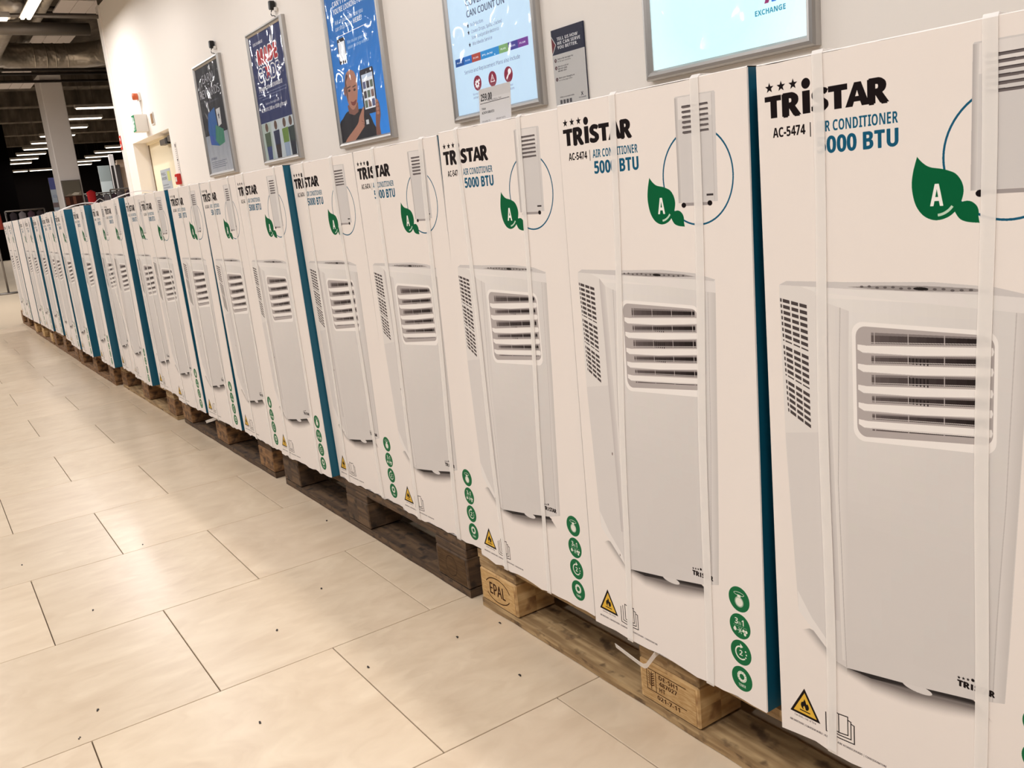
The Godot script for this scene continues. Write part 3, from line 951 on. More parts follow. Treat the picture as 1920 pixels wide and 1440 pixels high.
func cartons_and_pallets() -> void:
	stamps_made()
	face_print = carton_print()
	var nth := ["nearest", "second", "third", "fourth", "fifth", "sixth", "seventh", "eighth", "ninth", "tenth", "eleventh", "twelfth", "thirteenth", "fourteenth", "fifteenth", "sixteenth", "seventeenth", "eighteenth", "nineteenth", "twentieth", "twenty-first", "twenty-second"]
	# x, z, yaw, roll, lean, y, straps [x at top, x at bottom, width, bow]
	var D := [
		[0.4110, 0.0015, -0.0267, 0.0020, 0.0044, -0.0025, [[0.0838, 0.0815, 0.0165], [0.2735, 0.2750, 0.0176]]],
		[0.0, 0.0, 0.0, -0.0019, -0.0073, 0.0014, [[0.1340, 0.0918, 0.0160], [0.2970, 0.2740, 0.0180]]],
		[-0.3993, -0.0112, 0.0, -0.0033, -0.0074, 0.0001, [[0.0680, 0.0940, 0.0160], [0.2770, 0.2440, 0.0140]]],
		[-0.7967, -0.0261, -0.0147, 0.0009, 0.0098, -0.0039, [[0.1015, 0.0830, 0.0180], [0.3210, 0.2700, 0.0200]]],
		[-1.1948, -0.0267, -0.0219, 0.0008, 0.0150, -0.0042, [[0.0825, 0.0620, 0.0140], [0.2610, 0.2720, 0.0200]]],
		[-1.5827, 0.0081, -0.0257, 0.0014, 0.0097, -0.0033, [[0.0660, 0.0690, 0.0180], [0.3185, 0.3050, 0.0190]]],
		[-1.9870, 0.0004, -0.0035, 0.0021, 0.0143, -0.0054, [[0.1180, 0.1250, 0.0170], [0.3150, 0.2900, 0.0180]]],
		[-2.3946, 0.0164, -0.0275, 0.0, 0.0041, -0.0044, [[0.1290, 0.1160, 0.0170], [0.2720, 0.2900, 0.0170]]],
		[-2.8241, 0.0256, -0.0272, 0.0002, 0.0110, -0.0055, [[0.0850, 0.1050, 0.0170], [0.2450, 0.2700, 0.0180]]],
		[-3.2250, 0.0120, -0.0100, 0.0, 0.0040, 0.0, [[0.0600, 0.0800, 0.0170], [0.1900, 0.2200, 0.0170]]],
		[-3.6494, 0.0386, 0.0059, -0.0001, -0.0068, 0.0014, [[0.0260, 0.0500, 0.0220, 0.045], [0.2900, 0.2800, 0.0170]]],
		[-4.0400, 0.0240, 0.0, 0.0, 0.0, 0.0, [[0.0900, 0.1000, 0.0170], [0.2700, 0.2600, 0.0170]]],
		[-4.4582, 0.0608, 0.0005, -0.0003, -0.0043, 0.0003, [[0.1000, 0.0900, 0.0170], [0.2800, 0.2700, 0.0170]]],
		[-5.0739, 0.0703, -0.0013, 0.0, 0.0025, -0.0018, [[0.0900, 0.1000, 0.0170], [0.2900, 0.2800, 0.0170]]],
		[-5.5241, 0.0719, 0.0047, -0.0001, 0.0, 0.0016, [[0.1100, 0.1000, 0.0170], [0.2700, 0.2600, 0.0170]]],
		[-5.9300, 0.0480, 0.0, 0.0, 0.0, 0.0, [[0.0900, 0.0900, 0.0170], [0.2800, 0.2900, 0.0170]]],
		[-6.5599, 0.0355, -0.0015, 0.0001, -0.0003, 0.0, [[0.1000, 0.1000, 0.0170], [0.2700, 0.2800, 0.0170]]],
		[-6.9700, 0.0500, 0.0, 0.0, 0.0, 0.0, [[0.1000, 0.1100, 0.0170], [0.2600, 0.2700, 0.0170]]],
		[-7.3700, 0.0500, 0.0, 0.0, 0.0, 0.0, [[0.0900, 0.0900, 0.0170], [0.2800, 0.2700, 0.0170]]],
		[-7.8000, 0.0600, -0.02, 0.0, 0.0, 0.0, []],
		[-8.2600, 0.0600, 0.0, 0.0, 0.0, 0.0, [[0.1000, 0.1000, 0.0170], [0.2700, 0.2700, 0.0170]]],
		[-8.6600, 0.0600, 0.0, 0.0, 0.0, 0.0, [[0.1000, 0.1000, 0.0170], [0.2700, 0.2700, 0.0170]]],
	]
	var extra := {0: "nearest white air conditioner carton, cut off by the photo's right edge", 1: "second white air conditioner carton from the near end, teal side showing beside the nearest one", 2: "third white air conditioner carton from the near end, a price card standing on it", 10: "eleventh white air conditioner carton from the near end, with a loose bowed strap", 19: "plain unprinted pale carton between printed ones near the far end of the row", 21: "farthest white air conditioner carton at the far end of the row"}
	for i in D.size():
		var d: Array = D[i]
		var label: String = extra[i] if extra.has(i) else "white printed air conditioner carton, %s from the near end of the row" % nth[i]
		var c := carton(i, d[0], d[1], d[2], d[3], d[4], d[5], d[6], label, i != 19)
		if i == 1:
			var tail: Array = []
			for p in [[0.150, 0.146, -0.03], [0.150, 0.141, -0.002], [0.143, 0.128, 0.004], [0.134, 0.116, 0.004], [0.127, 0.112, 0.004], [0.118, 0.112, 0.004], [0.090, 0.117, 0.005], [0.058, 0.123, 0.006]]: tail.append(Vector3(p[0], p[1] - 0.1474, p[2]))
			part("loose_strap_end", ribbon(tail, Vector3(0.05, 0.95, 0.3).normalized(), 0.010, 0.0008), M["strap_film"], c)
		if i == 13 or i == 10:
			var pts: Array = []
			for k in 8: pts.append(Vector3(0.02, BH + 0.004 + 0.03 * sin(k / 7.0 * PI), -0.02 - 0.28 * k / 7.0))
			part("lifted_flap", ribbon(pts, Vector3(1, 0, 0), 0.03 if i == 10 else 0.16, 0.004), M["white_board"], c, Vector3(0.1, 0, 0))
		if i == 7:
			var tl: Array = []
			for p in [[0.06, -0.004, -0.02], [0.05, -0.012, 0.004], [0.02, -0.02, 0.012], [0.0, -0.026, 0.016]]: tl.append(Vector3(p[0], p[1], p[2]))
			part("loose_strap_end", ribbon(tl, Vector3(0.1, 0.95, 0.3).normalized(), 0.012, 0.0008), M["strap_film"], c)
	pallet(-0.452, -0.030, -0.006, "light wooden pallet with stamped blocks under the nearest three cartons", "grey_wood", "pine", {0: "stamp_oval", 1: "stamp_code"})
	pallet(-1.700, -0.026, 0.0, "dark brown weathered pallet under the fourth, fifth and sixth cartons", "dark_wood", "dark_wood", {2: "stamp_faint"})
	pallet(-2.990, -0.016, 0.004, "mid brown pallet under the seventh to ninth cartons", "dark_wood", "brown_wood")
	pallet(-4.270, 0.004, 0.006, "grey brown pallet under the tenth to twelfth cartons", "grey_wood", "brown_wood")
	pallet(-5.560, 0.035, 0.006, "brown pallet under the thirteenth to fifteenth cartons", "brown_wood", "brown_wood")
	pallet(-6.850, 0.030, 0.0, "brown pallet under the sixteenth to eighteenth cartons", "brown_wood", "brown_wood")
	pallet(-8.140, 0.030, 0.0, "tan pallet under the plain carton near the far end", "brown_wood", "pine")
	pallet(-9.400, 0.015, 0.0, "far end pallet under the last carton of the row", "brown_wood", "brown_wood")
	M["teal_board"].uv1_triplanar = true
	# price card in a clear pocket
	var b := board(256, 160, 0.104, 0.066, rgb(206, 204, 204), 2)
	b.rect(0, 0.048, 0.104, 0.066, rgb(196, 194, 194))
	b.text("259.00", 0.006, 0.0440, 0.0125, 0.038, rgb(20, 18, 20), true, 0.0004)
	b.line([[0.004, 0.0395], [0.100, 0.0405]], 0.0010, rgb(40, 36, 38))
	b.text("PRICE INCLUDES ALL TAXES", 0.030, 0.0415, 0.0030, 0.045, rgb(70, 66, 68), false)
	b.text("Tristar", 0.008, 0.0280, 0.0040, 0.014, rgb(30, 28, 30), true)
	b.text("AC5474 5000 BTU", 0.008, 0.0205, 0.0044, 0.042, rgb(30, 28, 30), true)
	b.text("Unit quantity 1 EA", 0.008, 0.0060, 0.0030, 0.028, rgb(70, 66, 68), false)
	b.text("Model 5474", 0.056, 0.0065, 0.0030, 0.030, rgb(70, 66, 68), false)
	var pm := print_mat("price_print", b, 0.4)
	var t := thing("price_card", "grey price card in a clear pocket standing on top of the third carton", "price card", Vector3(-0.2560, 1.0266, -0.06))
	t.rotation_degrees = Vector3(-4, 0, 0)
	printed("card", 0.104, 0.066, 0.001, pm, M["paper_edge"], t, Vector3(0, 0.0330, 0))
	part("clear_pocket", box(Vector3(0.112, 0.072, 0.0006)), M["clear_film"], t, Vector3(0, 0.036, 0.0022))
	part("foot", box(Vector3(0.112, 0.002, 0.05), 0.0005), M["white_plastic"], t, Vector3(0, 0.001, -0.024))

# ------------------------------------------------------------------ room shell
func room() -> void:
	var paint: Material = M["wall_paint"]
	var top := 3.86
	var th := 0.25
	# wall_back with a niche for the door
	var st := started()
	add_box(st, Vector3((-12.85 - 12.2) * 0.5, top * 0.5, ZW - th * 0.5), Vector3(0.65, top, th))
	add_box(st, Vector3((-10.2 + 4.0) * 0.5, top * 0.5, ZW - th * 0.5), Vector3(14.2, top, th))
	add_box(st, Vector3(-11.2, (top + 1.96) * 0.5, ZW - th * 0.5), Vector3(2.0, top - 1.96, th))
	struct("wall_back", done(st), paint)
	struct("trim_1", box(Vector3(0.17, top, 0.03), 0.004), M["white_trim"], Vector3(-12.77, top * 0.5, ZW + 0.012))
	struct("trim_2", box(Vector3(16.9, 0.95, 0.6), 0.01), M["concrete"], Vector3(-4.4, top + 0.475, ZW - 0.31))
	# door set back in the niche
	var d := Node3D.new()
	d.name = "door_1"
	d.set_meta("kind", "structure")
	add_child(d)
	var zd := ZW - 0.20
	part("leaf", box(Vector3(1.30, 1.93, 0.045), 0.004), M["door_paint"], d, Vector3(-11.53, 0.965, zd - 0.022))
	part("side_leaf", box(Vector3(0.52, 1.93, 0.045), 0.004), M["door_paint"], d, Vector3(-10.605, 0.965, zd - 0.022))
	part("gap_strip", box(Vector3(0.02, 1.93, 0.02)), M["door_dark"], d, Vector3(-10.872, 0.965, zd - 0.02))
	part("frame", box(Vector3(2.0, 0.04, 0.05), 0.003), M["door_paint"], d, Vector3(-11.2, 1.945, zd))
	part("jamb", box(Vector3(0.05, 1.93, 0.05), 0.003), M["door_paint"], d, Vector3(-10.23, 0.965, zd))
	part("edge_seal", box(Vector3(0.014, 1.93, 0.012)), M["door_dark"], d, Vector3(-12.16, 0.965, zd + 0.006))
	var cl := part("closer", box(Vector3(0.28, 0.07, 0.07), 0.006), M["grey_metal"], d, Vector3(-11.02, 1.87, zd + 0.06))
	part("closer_cap", box(Vector3(0.10, 0.075, 0.075), 0.004), M["black_plastic"], cl, Vector3(0.19, 0.0, 0.0))
	part("closer", box(Vector3(0.28, 0.07, 0.07), 0.006), M["grey_metal"], d, Vector3(-10.62, 1.885, zd + 0.06))
	part("closer_cap", box(Vector3(0.10, 0.075, 0.075), 0.004), M["black_plastic"], d, Vector3(-10.43, 1.885, zd + 0.06))
	# ceiling, far walls, side and rear walls
	struct("ceiling", box(Vector3(56, 0.2, 24)), M["concrete"], Vector3(-20, 4.9, 0))
	struct("wall_far", box(Vector3(0.3, 4.8, 24)), M["dark_wall"], Vector3(-46.2, 2.4, 0))
	struct("wall_right", box(Vector3(0.3, 4.8, 24)), M["store_wall"], Vector3(5.2, 2.4, 0))
	struct("wall_left", box(Vector3(56, 4.8, 0.3)), M["store_wall"], Vector3(-20, 2.4, 11.2))
	struct("wall_rear", box(Vector3(56, 4.8, 0.3)), M["dark_wall"], Vector3(-20, 2.4, -11.9))
	struct("wall_tan", box(Vector3(0.25, 3.40, 4.6)), M["tan_wall"], Vector3(-40.1, 1.7, -9.5))
	struct("trim_3", box(Vector3(0.3, 0.12, 4.6), 0.01), M["tan_wall"], Vector3(-40.0, 3.46, -9.5))
	struct("wall_black", box(Vector3(0.2, 4.8, 11.0)), M["black_wall"], Vector3(-36.3, 2.4, 2.62))
	# beams across the ceiling
	var bi := 1
	for x in [-21.2, -24.6, -28.4, -32.4, -36.8, -41.4]:
		struct("ceiling_beam" if bi == 1 else "ceiling_beam_%03d" % (bi - 1), box(Vector3(0.45, 0.42, 22), 0.01), M["concrete"], Vector3(x, 4.6, 0))
		bi += 1
	# the pillar
	var col := Node3D.new()
	col.name = "column"
	col.set_meta("kind", "structure")
	col.position = Vector3(-20.36, 0, -2.30)
	add_child(col)
	part("shaft", box(Vector3(0.72, 4.05, 0.42), 0.012), M["column_paint"], col, Vector3(0, 2.025, 0))
	part("capital", box(Vector3(0.74, 0.75, 0.44), 0.01), M["concrete"], col, Vector3(0, 4.425, 0))

# ------------------------------------------------------------------ floor
func floor_tiles() -> void:
	var fl := Node3D.new()
	fl.name = "floor"
	fl.set_meta("kind", "structure")
	add_child(fl)
	part("joint_bed", box(Vector3(56, 0.2, 24)), M["joint"], fl, Vector3(-20, -0.1035, 0))
	var s := 0.4745
	var mesh := box(Vector3(s - 0.0022, 0.02, s - 0.0022), 0.0007)
	var k := 0
	for r in range(-3, 19):
		var x := -0.047 - s * (r + 0.5)
		var z0 := 0.305 if r % 2 == 0 else 0.068
		for c in range(-2, 5):
			var z := z0 + s * (c + 0.5)
			if z > 2.6: continue
			part("tile", mesh, M["ivory_stone_%d" % ((r * 3 + c * 2 + (c * r) % 3 + 40) % 5)], fl, Vector3(x, -0.01, z))
			k += 1
	# farther off and behind the camera the joints no longer show
	part("far_slab", box(Vector3(36.9, 0.019, 24)), M["far_stone"], fl, Vector3(-0.047 - s * 19 - 18.45, -0.0095, 0))
	part("near_slab", box(Vector3(14.2, 0.019, 8.6)), M["far_stone"], fl, Vector3(-1.9, -0.0096, 6.9))
	part("rear_slab", box(Vector3(14.2, 0.019, 11.2)), M["far_stone"], fl, Vector3(-1.9, -0.0096, -6.5))
	part("end_slab", box(Vector3(3.8, 0.019, 3.5)), M["far_stone"], fl, Vector3(3.29, -0.0097, 0.85))

	var st := started()
	for p in [[-0.689, 0.367], [-0.357, -0.012], [-0.156, 0.075], [-1.254, 0.012], [-0.819, 0.208], [-0.359, 0.518], [-0.37, 0.087], [-0.628, 0.751], [-1.505, 0.482], [-1.132, 0.678], [-1.624, 0.786], [-0.396, 0.282], [-0.549, 0.795]]:
		for q in 2:
			var r := 0.0016 + 0.0012 * rng.randf()
			add_box(st, Vector3(p[0] + 0.004 * q, 0.0009, p[1] + 0.003 * q * rng.randf()), Vector3(r * 2.0, 0.0012, r * 1.4), 0.0003, Transform3D.IDENTITY)
	var specks := solid("floor_specks", "tiny dark specks of dirt scattered on the ivory floor tiles", "dirt", done(st), M["dark_metal"])
	specks.set_meta("kind", "stuff")

# ------------------------------------------------------------------ strip lights and services overhead
func strip_light(at: Vector3, length: float, along_x: bool, label: String, group := "", lit := true, e := 1.0) -> void:
	var o := thing("strip_light", label, "ceiling light", at, group)
	if along_x: o.rotation_degrees.y = 90
	var st := started()   # a shallow trapezoid trough
	var h := length * 0.5
	var prof := [Vector2(-0.075, 0.0), Vector2(-0.035, 0.075), Vector2(0.035, 0.075), Vector2(0.075, 0.0)]
	for i in 4:
		var a: Vector2 = prof[i]
		var b: Vector2 = prof[(i + 1) % 4]
		quad(st, Vector3(a.x, a.y, -h), Vector3(b.x, b.y, -h), Vector3(b.x, b.y, h), Vector3(a.x, a.y, h), Vector3((a.x + b.x) * 0.5, (a.y + b.y) * 0.5 - 0.03, 0))
	for s in [-1, 1]: quad(st, Vector3(prof[0].x, prof[0].y, s * h), Vector3(prof[1].x, prof[1].y, s * h), Vector3(prof[2].x, prof[2].y, s * h), Vector3(prof[3].x, prof[3].y, s * h), Vector3(0, 0, s))
	part("housing", done(st), M["lamp_body"], o)
	for s in [-1, 1]:
		part("tube", box(Vector3(0.045, 0.026, length - 0.06), 0.008), M["lamp_glow"], o, Vector3(s * 0.036, -0.012, 0))
	for s in [-1, 1]: part("hanger", tube([Vector3(0, 0.074, s * length * 0.35), Vector3(0, 1.2, s * length * 0.35)], 0.004, 6), M["dark_metal"], o)
	if lit:
		area(at + Vector3(0, -0.045, 0), Vector2(length, 0.12) if along_x else Vector2(0.12, length), LAMP_ENERGY * e, WARM)

func ceiling_things() -> void:
	# over the aisle, mostly outside the frame
	for x in [-19.1, -16.9, -14.7, -12.5, -10.3, -8.1, -5.9, -3.7, -1.5, 0.7, 2.9]:
		strip_light(Vector3(x, YL, 2.1), 1.0, false, "white strip light over the open aisle", "strip lights over the aisle", true, (1.6 if x > 0.0 else 1.0) if x > -12.0 else 2.5)
	for x in [-8.1, -3.7, 0.7]:
		strip_light(Vector3(x, YL, 5.0), 1.0, false, "white strip light over the open floor", "strip lights over the open floor", true, 2.4 if x > 0.0 else 1.9)
	for x in [-9.2, -6.4, -3.6, -0.8, 2.0]:
		strip_light(Vector3(x, YL, -0.7), 1.0, true, "white strip light running along the wall above the cartons", "strip lights along the wall", true, 0.6)
	strip_light(Vector3(-11.75, YL, -1.0), 1.15, true, "white strip light running lengthwise beside the wall's far corner", "", true, 1.15)
	strip_light(Vector3(-12.35, YL, -0.33), 1.0, false, "twin tube strip light at the photo's upper left corner", "", true, 0.8)
	for i in 9:
		strip_light(Vector3(-22.1 - 2.18 * i, YL, -3.5), 0.98, false, "strip light over the far shop floor, %s of the row behind the pillar" % ["nearest", "second", "third", "fourth", "fifth", "sixth", "seventh", "eighth", "last"][i], "strip lights behind the pillar", true, 1.5)
	for i in 5:
		strip_light(Vector3(-34.1 - 2.18 * i, YL, -6.25), 0.98, false, "strip light beside the wall end, %s of the row right of the pillar" % ["nearest", "second", "third", "fourth", "last"][i], "strip lights right of the pillar", true, 1.5)
	strip_light(Vector3(-44.8, YL, -4.08), 0.62, false, "shorter strip light at the far wall, left of its pair", "", true, 0.3)
	strip_light(Vector3(-44.8, YL, -4.92), 0.98, false, "longer strip light at the far wall, behind the pillar's left edge", "", true, 0.3)
	# ducts
	var pts: Array = [Vector3(-13.2, 4.02, -0.98), Vector3(-16.6, 4.02, -0.98)]
	for k in 7:
		var a := k / 6.0 * PI * 0.5
		pts.append(Vector3(-17.0 - 0.7 * sin(a), 4.02, -1.68 + 0.7 * cos(a)))
	pts.append(Vector3(-17.7, 4.02, -1.9))
	for k in 7:
		var a := k / 6.0 * PI * 0.5
		pts.append(Vector3(-17.0 - 0.7 * cos(a), 4.02, -2.25 - 0.7 * sin(a)))
	pts.append(Vector3(-13.2, 4.02, -2.95))
	var du := thing("air_duct", "large grey metal air duct bending round under the ceiling", "duct")
	part("pipe", tube(pts, 0.22, 18), M["duct_metal"], du)
	for z in [-1.75, -1.95, -2.1, -2.3]:
		part("band", tube([Vector3(-17.7, 4.02, z - 0.012), Vector3(-17.7, 4.02, z + 0.012)], 0.228, 18), M["duct_metal"], du)
	solid("air_duct", "narrow straight grey duct above the large bent one", "duct", tube([Vector3(-13.52, 3.70, 0.6), Vector3(-13.52, 3.70, -1.98)], 0.085, 14), M["grey_metal"])
	solid("air_duct", "slim round duct running lengthwise above the large bent duct", "duct", tube([Vector3(-12.5, 4.36, -1.66), Vector3(-20.0, 4.36, -1.72)], 0.09, 14), M["duct_metal"])
	var pipes := [[-16.56, 4.55, 0.032, "dark thin pipe nearest the strip lights"], [-16.3, 4.55, 0.040, "pale conduit under the ceiling above the narrow duct"], [-12.75, 3.72, 0.028, "brownish conduit just behind the lengthwise strip light"], [-17.4, 3.74, 0.024, "dark rail under the big bent duct"], [-18.95, 3.9, 0.028, "dark pipe crossing in front of the pillar top"], [-19.95, 3.9, 0.026, "farther dark pipe left of the pillar top"]]
	for p in pipes:
		solid("pipe", p[3], "pipe", tube([Vector3(p[0], p[1], 0.8), Vector3(p[0], p[1], -1.98 if p[0] > -12.9 else -3.4)], p[2], 8), M["dark_metal"] if p[3].begins_with("dark") or p[3].begins_with("farther") else M["grey_metal"])
	var tray := thing("cable_tray", "grey cable tray with rungs above the twin tube light", "cable tray", Vector3(-11.4, 4.25, -0.5))
	for s in [-1, 1]: part("side_rail", box(Vector3(0.02, 0.06, 2.2), 0.002), M["grey_metal"], tray, Vector3(s * 0.3, 0, 0))
	for k in 14: part("rung", box(Vector3(0.6, 0.02, 0.03), 0.002), M["grey_metal"], tray, Vector3(0, -0.02, -1.0 + k * 0.155))
	var panels := [[-18.9, 4.5, -2.27, 1.2, 0.76, "pale ceiling panel right of the stub duct"], [-15.83, 4.5, -2.38, 0.95, 0.78, "pale ceiling panel at the top, beside the wall corner"], [-23.35, 4.3, -2.05, 0.9, 0.72, "pale ceiling panel left of the pillar, lower one"], [-21.25, 4.3, -1.9, 0.85, 0.62, "pale ceiling panel left of the pillar, upper one"]]
	for p in panels:
		var o := thing("ceiling_panel", p[5], "ceiling panel", Vector3(p[0], p[1], p[2]), "hung ceiling panels")
		for k in 3:
			part("panel", box(Vector3(p[3], 0.03, p[4] / 3.0 - 0.008), 0.003), M["grey_panel"], o, Vector3(0, 0, (k - 1) * p[4] / 3.0))
		for s in [-1, 1]: part("hanger", tube([Vector3(0, 0.01, s * p[4] * 0.3), Vector3(0, 4.8 - p[1], s * p[4] * 0.3)], 0.006, 6), M["dark_metal"], o)

# ------------------------------------------------------------------ things on the wall
func poster_frame(label: String, x: float, face: Material, lit: float, col := Color.WHITE) -> Node3D:
	var w := 0.885
	var h := 1.12
	var yb := 1.295
	var o := thing("poster_frame", label, "poster", Vector3(x, yb, ZW), "framed posters on the wall")
	# rounded snap rail profile, mitred round the sheet
	var prof := [Vector2(0.0, 0.0), Vector2(0.0, 0.030), Vector2(0.006, 0.042), Vector2(0.018, 0.046), Vector2(0.030, 0.042), Vector2(0.040, 0.030), Vector2(0.040, 0.0)]
	var cor := [[Vector2(0, 0), Vector2(w, 0), "frame_rail"], [Vector2(w, 0), Vector2(w, h), "frame_rail"], [Vector2(w, h), Vector2(0, h), "frame_rail"], [Vector2(0, h), Vector2(0, 0), "frame_rail"]]
	for c in cor:
		var st := SurfaceTool.new()
		st.begin(Mesh.PRIMITIVE_TRIANGLES)
		st.set_smooth_group(-1)
		var dir: Vector2 = (c[1] - c[0]).normalized()
		var inw := Vector2(-dir.y, dir.x)
		for i in prof.size() - 1:
			var p: Vector2 = prof[i]
			var q: Vector2 = prof[i + 1]
			var a: Vector2 = c[0] + (dir + inw) * p.x
			var b: Vector2 = c[1] + (-dir + inw) * p.x
			var a2: Vector2 = c[0] + (dir + inw) * q.x
			var b2: Vector2 = c[1] + (-dir + inw) * q.x
			var nn := Vector2(-(q.y - p.y), q.x - p.x)
			var out := Vector3(inw.x * nn.x, inw.y * nn.x, nn.y)
			quad(st, Vector3(a.x, a.y, p.y), Vector3(b.x, b.y, p.y), Vector3(b2.x, b2.y, q.y), Vector3(a2.x, a2.y, q.y), out)
		part("frame_rail", done(st), M["aluminium"], o)
	part("back_box", box(Vector3(w - 0.03, h - 0.03, 0.020), 0.002), M["aluminium_dark"], o, Vector3(w * 0.5, h * 0.5, 0.012))
	printed("print", w - 0.076, h - 0.076, 0.003, face, M["paper_edge"], o, Vector3(w * 0.5, h * 0.5, 0.0255))
	part("cover_film", box(Vector3(w - 0.078, h - 0.078, 0.0006)), M["clear_film"], o, Vector3(w * 0.5, h * 0.5, 0.0300))
	if lit > 0.0: area(Vector3(x + w * 0.5, yb + h * 0.5, ZW + 0.06), Vector2(w - 0.1, h - 0.1), lit, col, Vector3(0, 180, 0))
	return o

func cable(parent: Node3D, x: float) -> void:
	var pl := part("plug", box(Vector3(0.05, 0.07, 0.045), 0.008), M["black_plastic"], parent, Vector3(x, 1.218, 0.03), Vector3(0, 0, -8))
	part("plug_socket", box(Vector3(0.045, 0.03, 0.02), 0.004), M["white_plastic"], pl, Vector3(0.035, -0.03, -0.016))
	var pts: Array = []
	for p in [[0.0, 1.19, 0.03], [-0.018, 1.175, 0.034], [-0.028, 1.155, 0.036], [-0.018, 1.142, 0.034], [0.008, 1.138, 0.03], [0.028, 1.130, 0.026], [0.03, 1.116, 0.022]]: pts.append(Vector3(x + p[0], p[1], p[2]))
	part("cable", tube(pts, 0.004, 7), M["black_plastic"], parent)

func wall_things() -> void:
	var W := 0.809
	var H := 1.044
	var white := rgb(240, 240, 242)
	# 1: dark rewards poster
	var b := board(320, 412, 1.0, 1.0, rgb(22, 24, 34))
	for i in 20: b.rect(0, 0.36 - 0.018 * (i + 1), 1, 0.36 - 0.018 * i + 0.001, rgb(150, 158, 170).lerp(rgb(186, 190, 198), i / 19.0))
	b.text("EARN", 0.25, 0.845, 0.075, 0.46, rgb(176, 178, 186), false)
	b.text("REWARDS", 0.05, 0.715, 0.075, 0.84, rgb(176, 178, 186), false)
	b.text("every time you shop with us", 0.18, 0.655, 0.018, 0.6, rgb(110, 114, 126), false)
	b.poly([[0.26, 0.56], [0.56, 0.60], [0.60, 0.30], [0.55, 0.24], [0.20, 0.27], [0.17, 0.42]], rgb(34, 92, 158))
	b.poly([[0.50, 0.44], [0.80, 0.38], [0.78, 0.26], [0.55, 0.24], [0.42, 0.30]], rgb(56, 128, 104))
	b.poly([[0.20, 0.36], [0.36, 0.34], [0.36, 0.27], [0.20, 0.27]], rgb(52, 84, 168))
	b.poly([[0.61, 0.575], [0.78, 0.580], [0.76, 0.43], [0.62, 0.415]], rgb(206, 208, 210))
	b.star(0.69, 0.51, 0.04, rgb(60, 62, 70))
	b.text("EXCHANGE", 0.10, 0.125, 0.022, 0.24, rgb(60, 70, 100), true)
	for i in 4: b.rect(0.10, 0.10 - i * 0.018, 0.72 - 0.05 * (i % 2), 0.106 - i * 0.018, rgb(120, 126, 140))
	var f1 := poster_frame("framed dark poster reading earn rewards, farthest from the camera", -8.69, print_mat("poster_rewards", b, 0.6), 0.0)
	cable(f1, 0.745)
	# 2: navy school poster
	b = board(320, 412, 1.0, 1.0, rgb(26, 42, 98))
	b.text("EXCHANGE", 0.12, 0.918, 0.022, 0.30, white, true)
	for p in [["MADE", 0.20, 0.765, 0.105, 0.60], ["GRADE", 0.15, 0.635, 0.088, 0.65]]:
		for o in [[-0.012, 0], [0.012, 0], [0, -0.010], [0, 0.010]]: b.text(p[0], p[1] + o[0], p[2] + o[1], p[3], p[4], white, true, 0.02)
	b.text("MADE", 0.20, 0.765, 0.105, 0.60, rgb(176, 26, 40), true, 0.018)
	b.text("GRADE", 0.15, 0.635, 0.088, 0.65, rgb(36, 52, 112), true, 0.012)
	b.star(0.45, 0.70, 0.085, rgb(176, 26, 40))
	b.text("the", 0.13, 0.80, 0.03, 0.06, white, true)
	b.text("you get the REWARDS!", 0.10, 0.560, 0.032, 0.72, white, true)
	for i in 3: b.text("coupons and savings for good grades at school", 0.06 + 0.1 * (i / 2), 0.530 - i * 0.022, 0.011, 0.84 - 0.35 * (i / 2), rgb(190, 196, 216), false)
	b.text("Earn a chance to win", 0.24, 0.440, 0.020, 0.42, white, false)
	b.text("$2,000 $1,500 or $500 giftcard", 0.08, 0.392, 0.030, 0.78, white, true)
	b.rect(0, 0, 1, 0.305, rgb(196, 208, 214))
	b.rect(0, 0, 0.3, 0.30, rgb(180, 196, 190))
	for p in [[0.16, rgb(72, 92, 70), rgb(48, 66, 118)], [0.44, rgb(34, 42, 78), rgb(46, 32, 36)], [0.70, rgb(108, 142, 62), rgb(150, 170, 196)], [0.88, rgb(46, 60, 58), rgb(28, 34, 50)]]:
		b.ell(p[0], 0.265, 0.045, 0.036, rgb(96, 72, 60))
		b.poly([[p[0] - 0.09, 0.22], [p[0] + 0.09, 0.225], [p[0] + 0.08, 0.10], [p[0] - 0.08, 0.10]], p[1])
		b.poly([[p[0] - 0.08, 0.11], [p[0] + 0.08, 0.11], [p[0] + 0.06, 0.0], [p[0] - 0.07, 0.0]], p[2])
	var f2 := poster_frame("framed navy poster with red and white lettering, second from the far end", -6.945, print_mat("poster_school", b, 0.6), 0.0)
	cable(f2, 0.72)
	# 3: blue poster with a man holding a tablet
	b = board(400, 516, 1.0, 1.0, rgb(28, 112, 196))
	for i in 26: b.rect(0, 1.0 - (i + 1) / 26.0, 1, 1.0 - i / 26.0, rgb(30, 104, 176).lerp(rgb(36, 134, 226), i / 25.0))
	b.text("CAN'T FIND WHAT", 0.16, 0.884, 0.034, 0.60, white, true)
	b.text("YOU'RE LOOKING FOR?", 0.16, 0.836, 0.034, 0.63, white, true)
	b.text("Ask an associate how you", 0.165, 0.770, 0.028, 0.58, white, false)
	b.text("can shop online", 0.165, 0.730, 0.028, 0.35, white, false)
	b.text("HERE!", 0.54, 0.730, 0.030, 0.17, white, true)
	b.rect(0.16, 0.690, 0.78, 0.694, white)
	b.poly(rr(0.163, 0.325, 0.513, 0.677, 0.015), rgb(30, 28, 40))
	b.rect(0.176, 0.535, 0.312, 0.655, rgb(224, 230, 238))
	b.text("We make your life", 0.37, 0.622, 0.022, 0.40, rgb(200, 216, 236), false)
	b.text("easier to shop with us", 0.37, 0.590, 0.022, 0.42, rgb(200, 216, 236), false)
	var skin := rgb(168, 118, 98)
	var dskin := rgb(126, 84, 72)
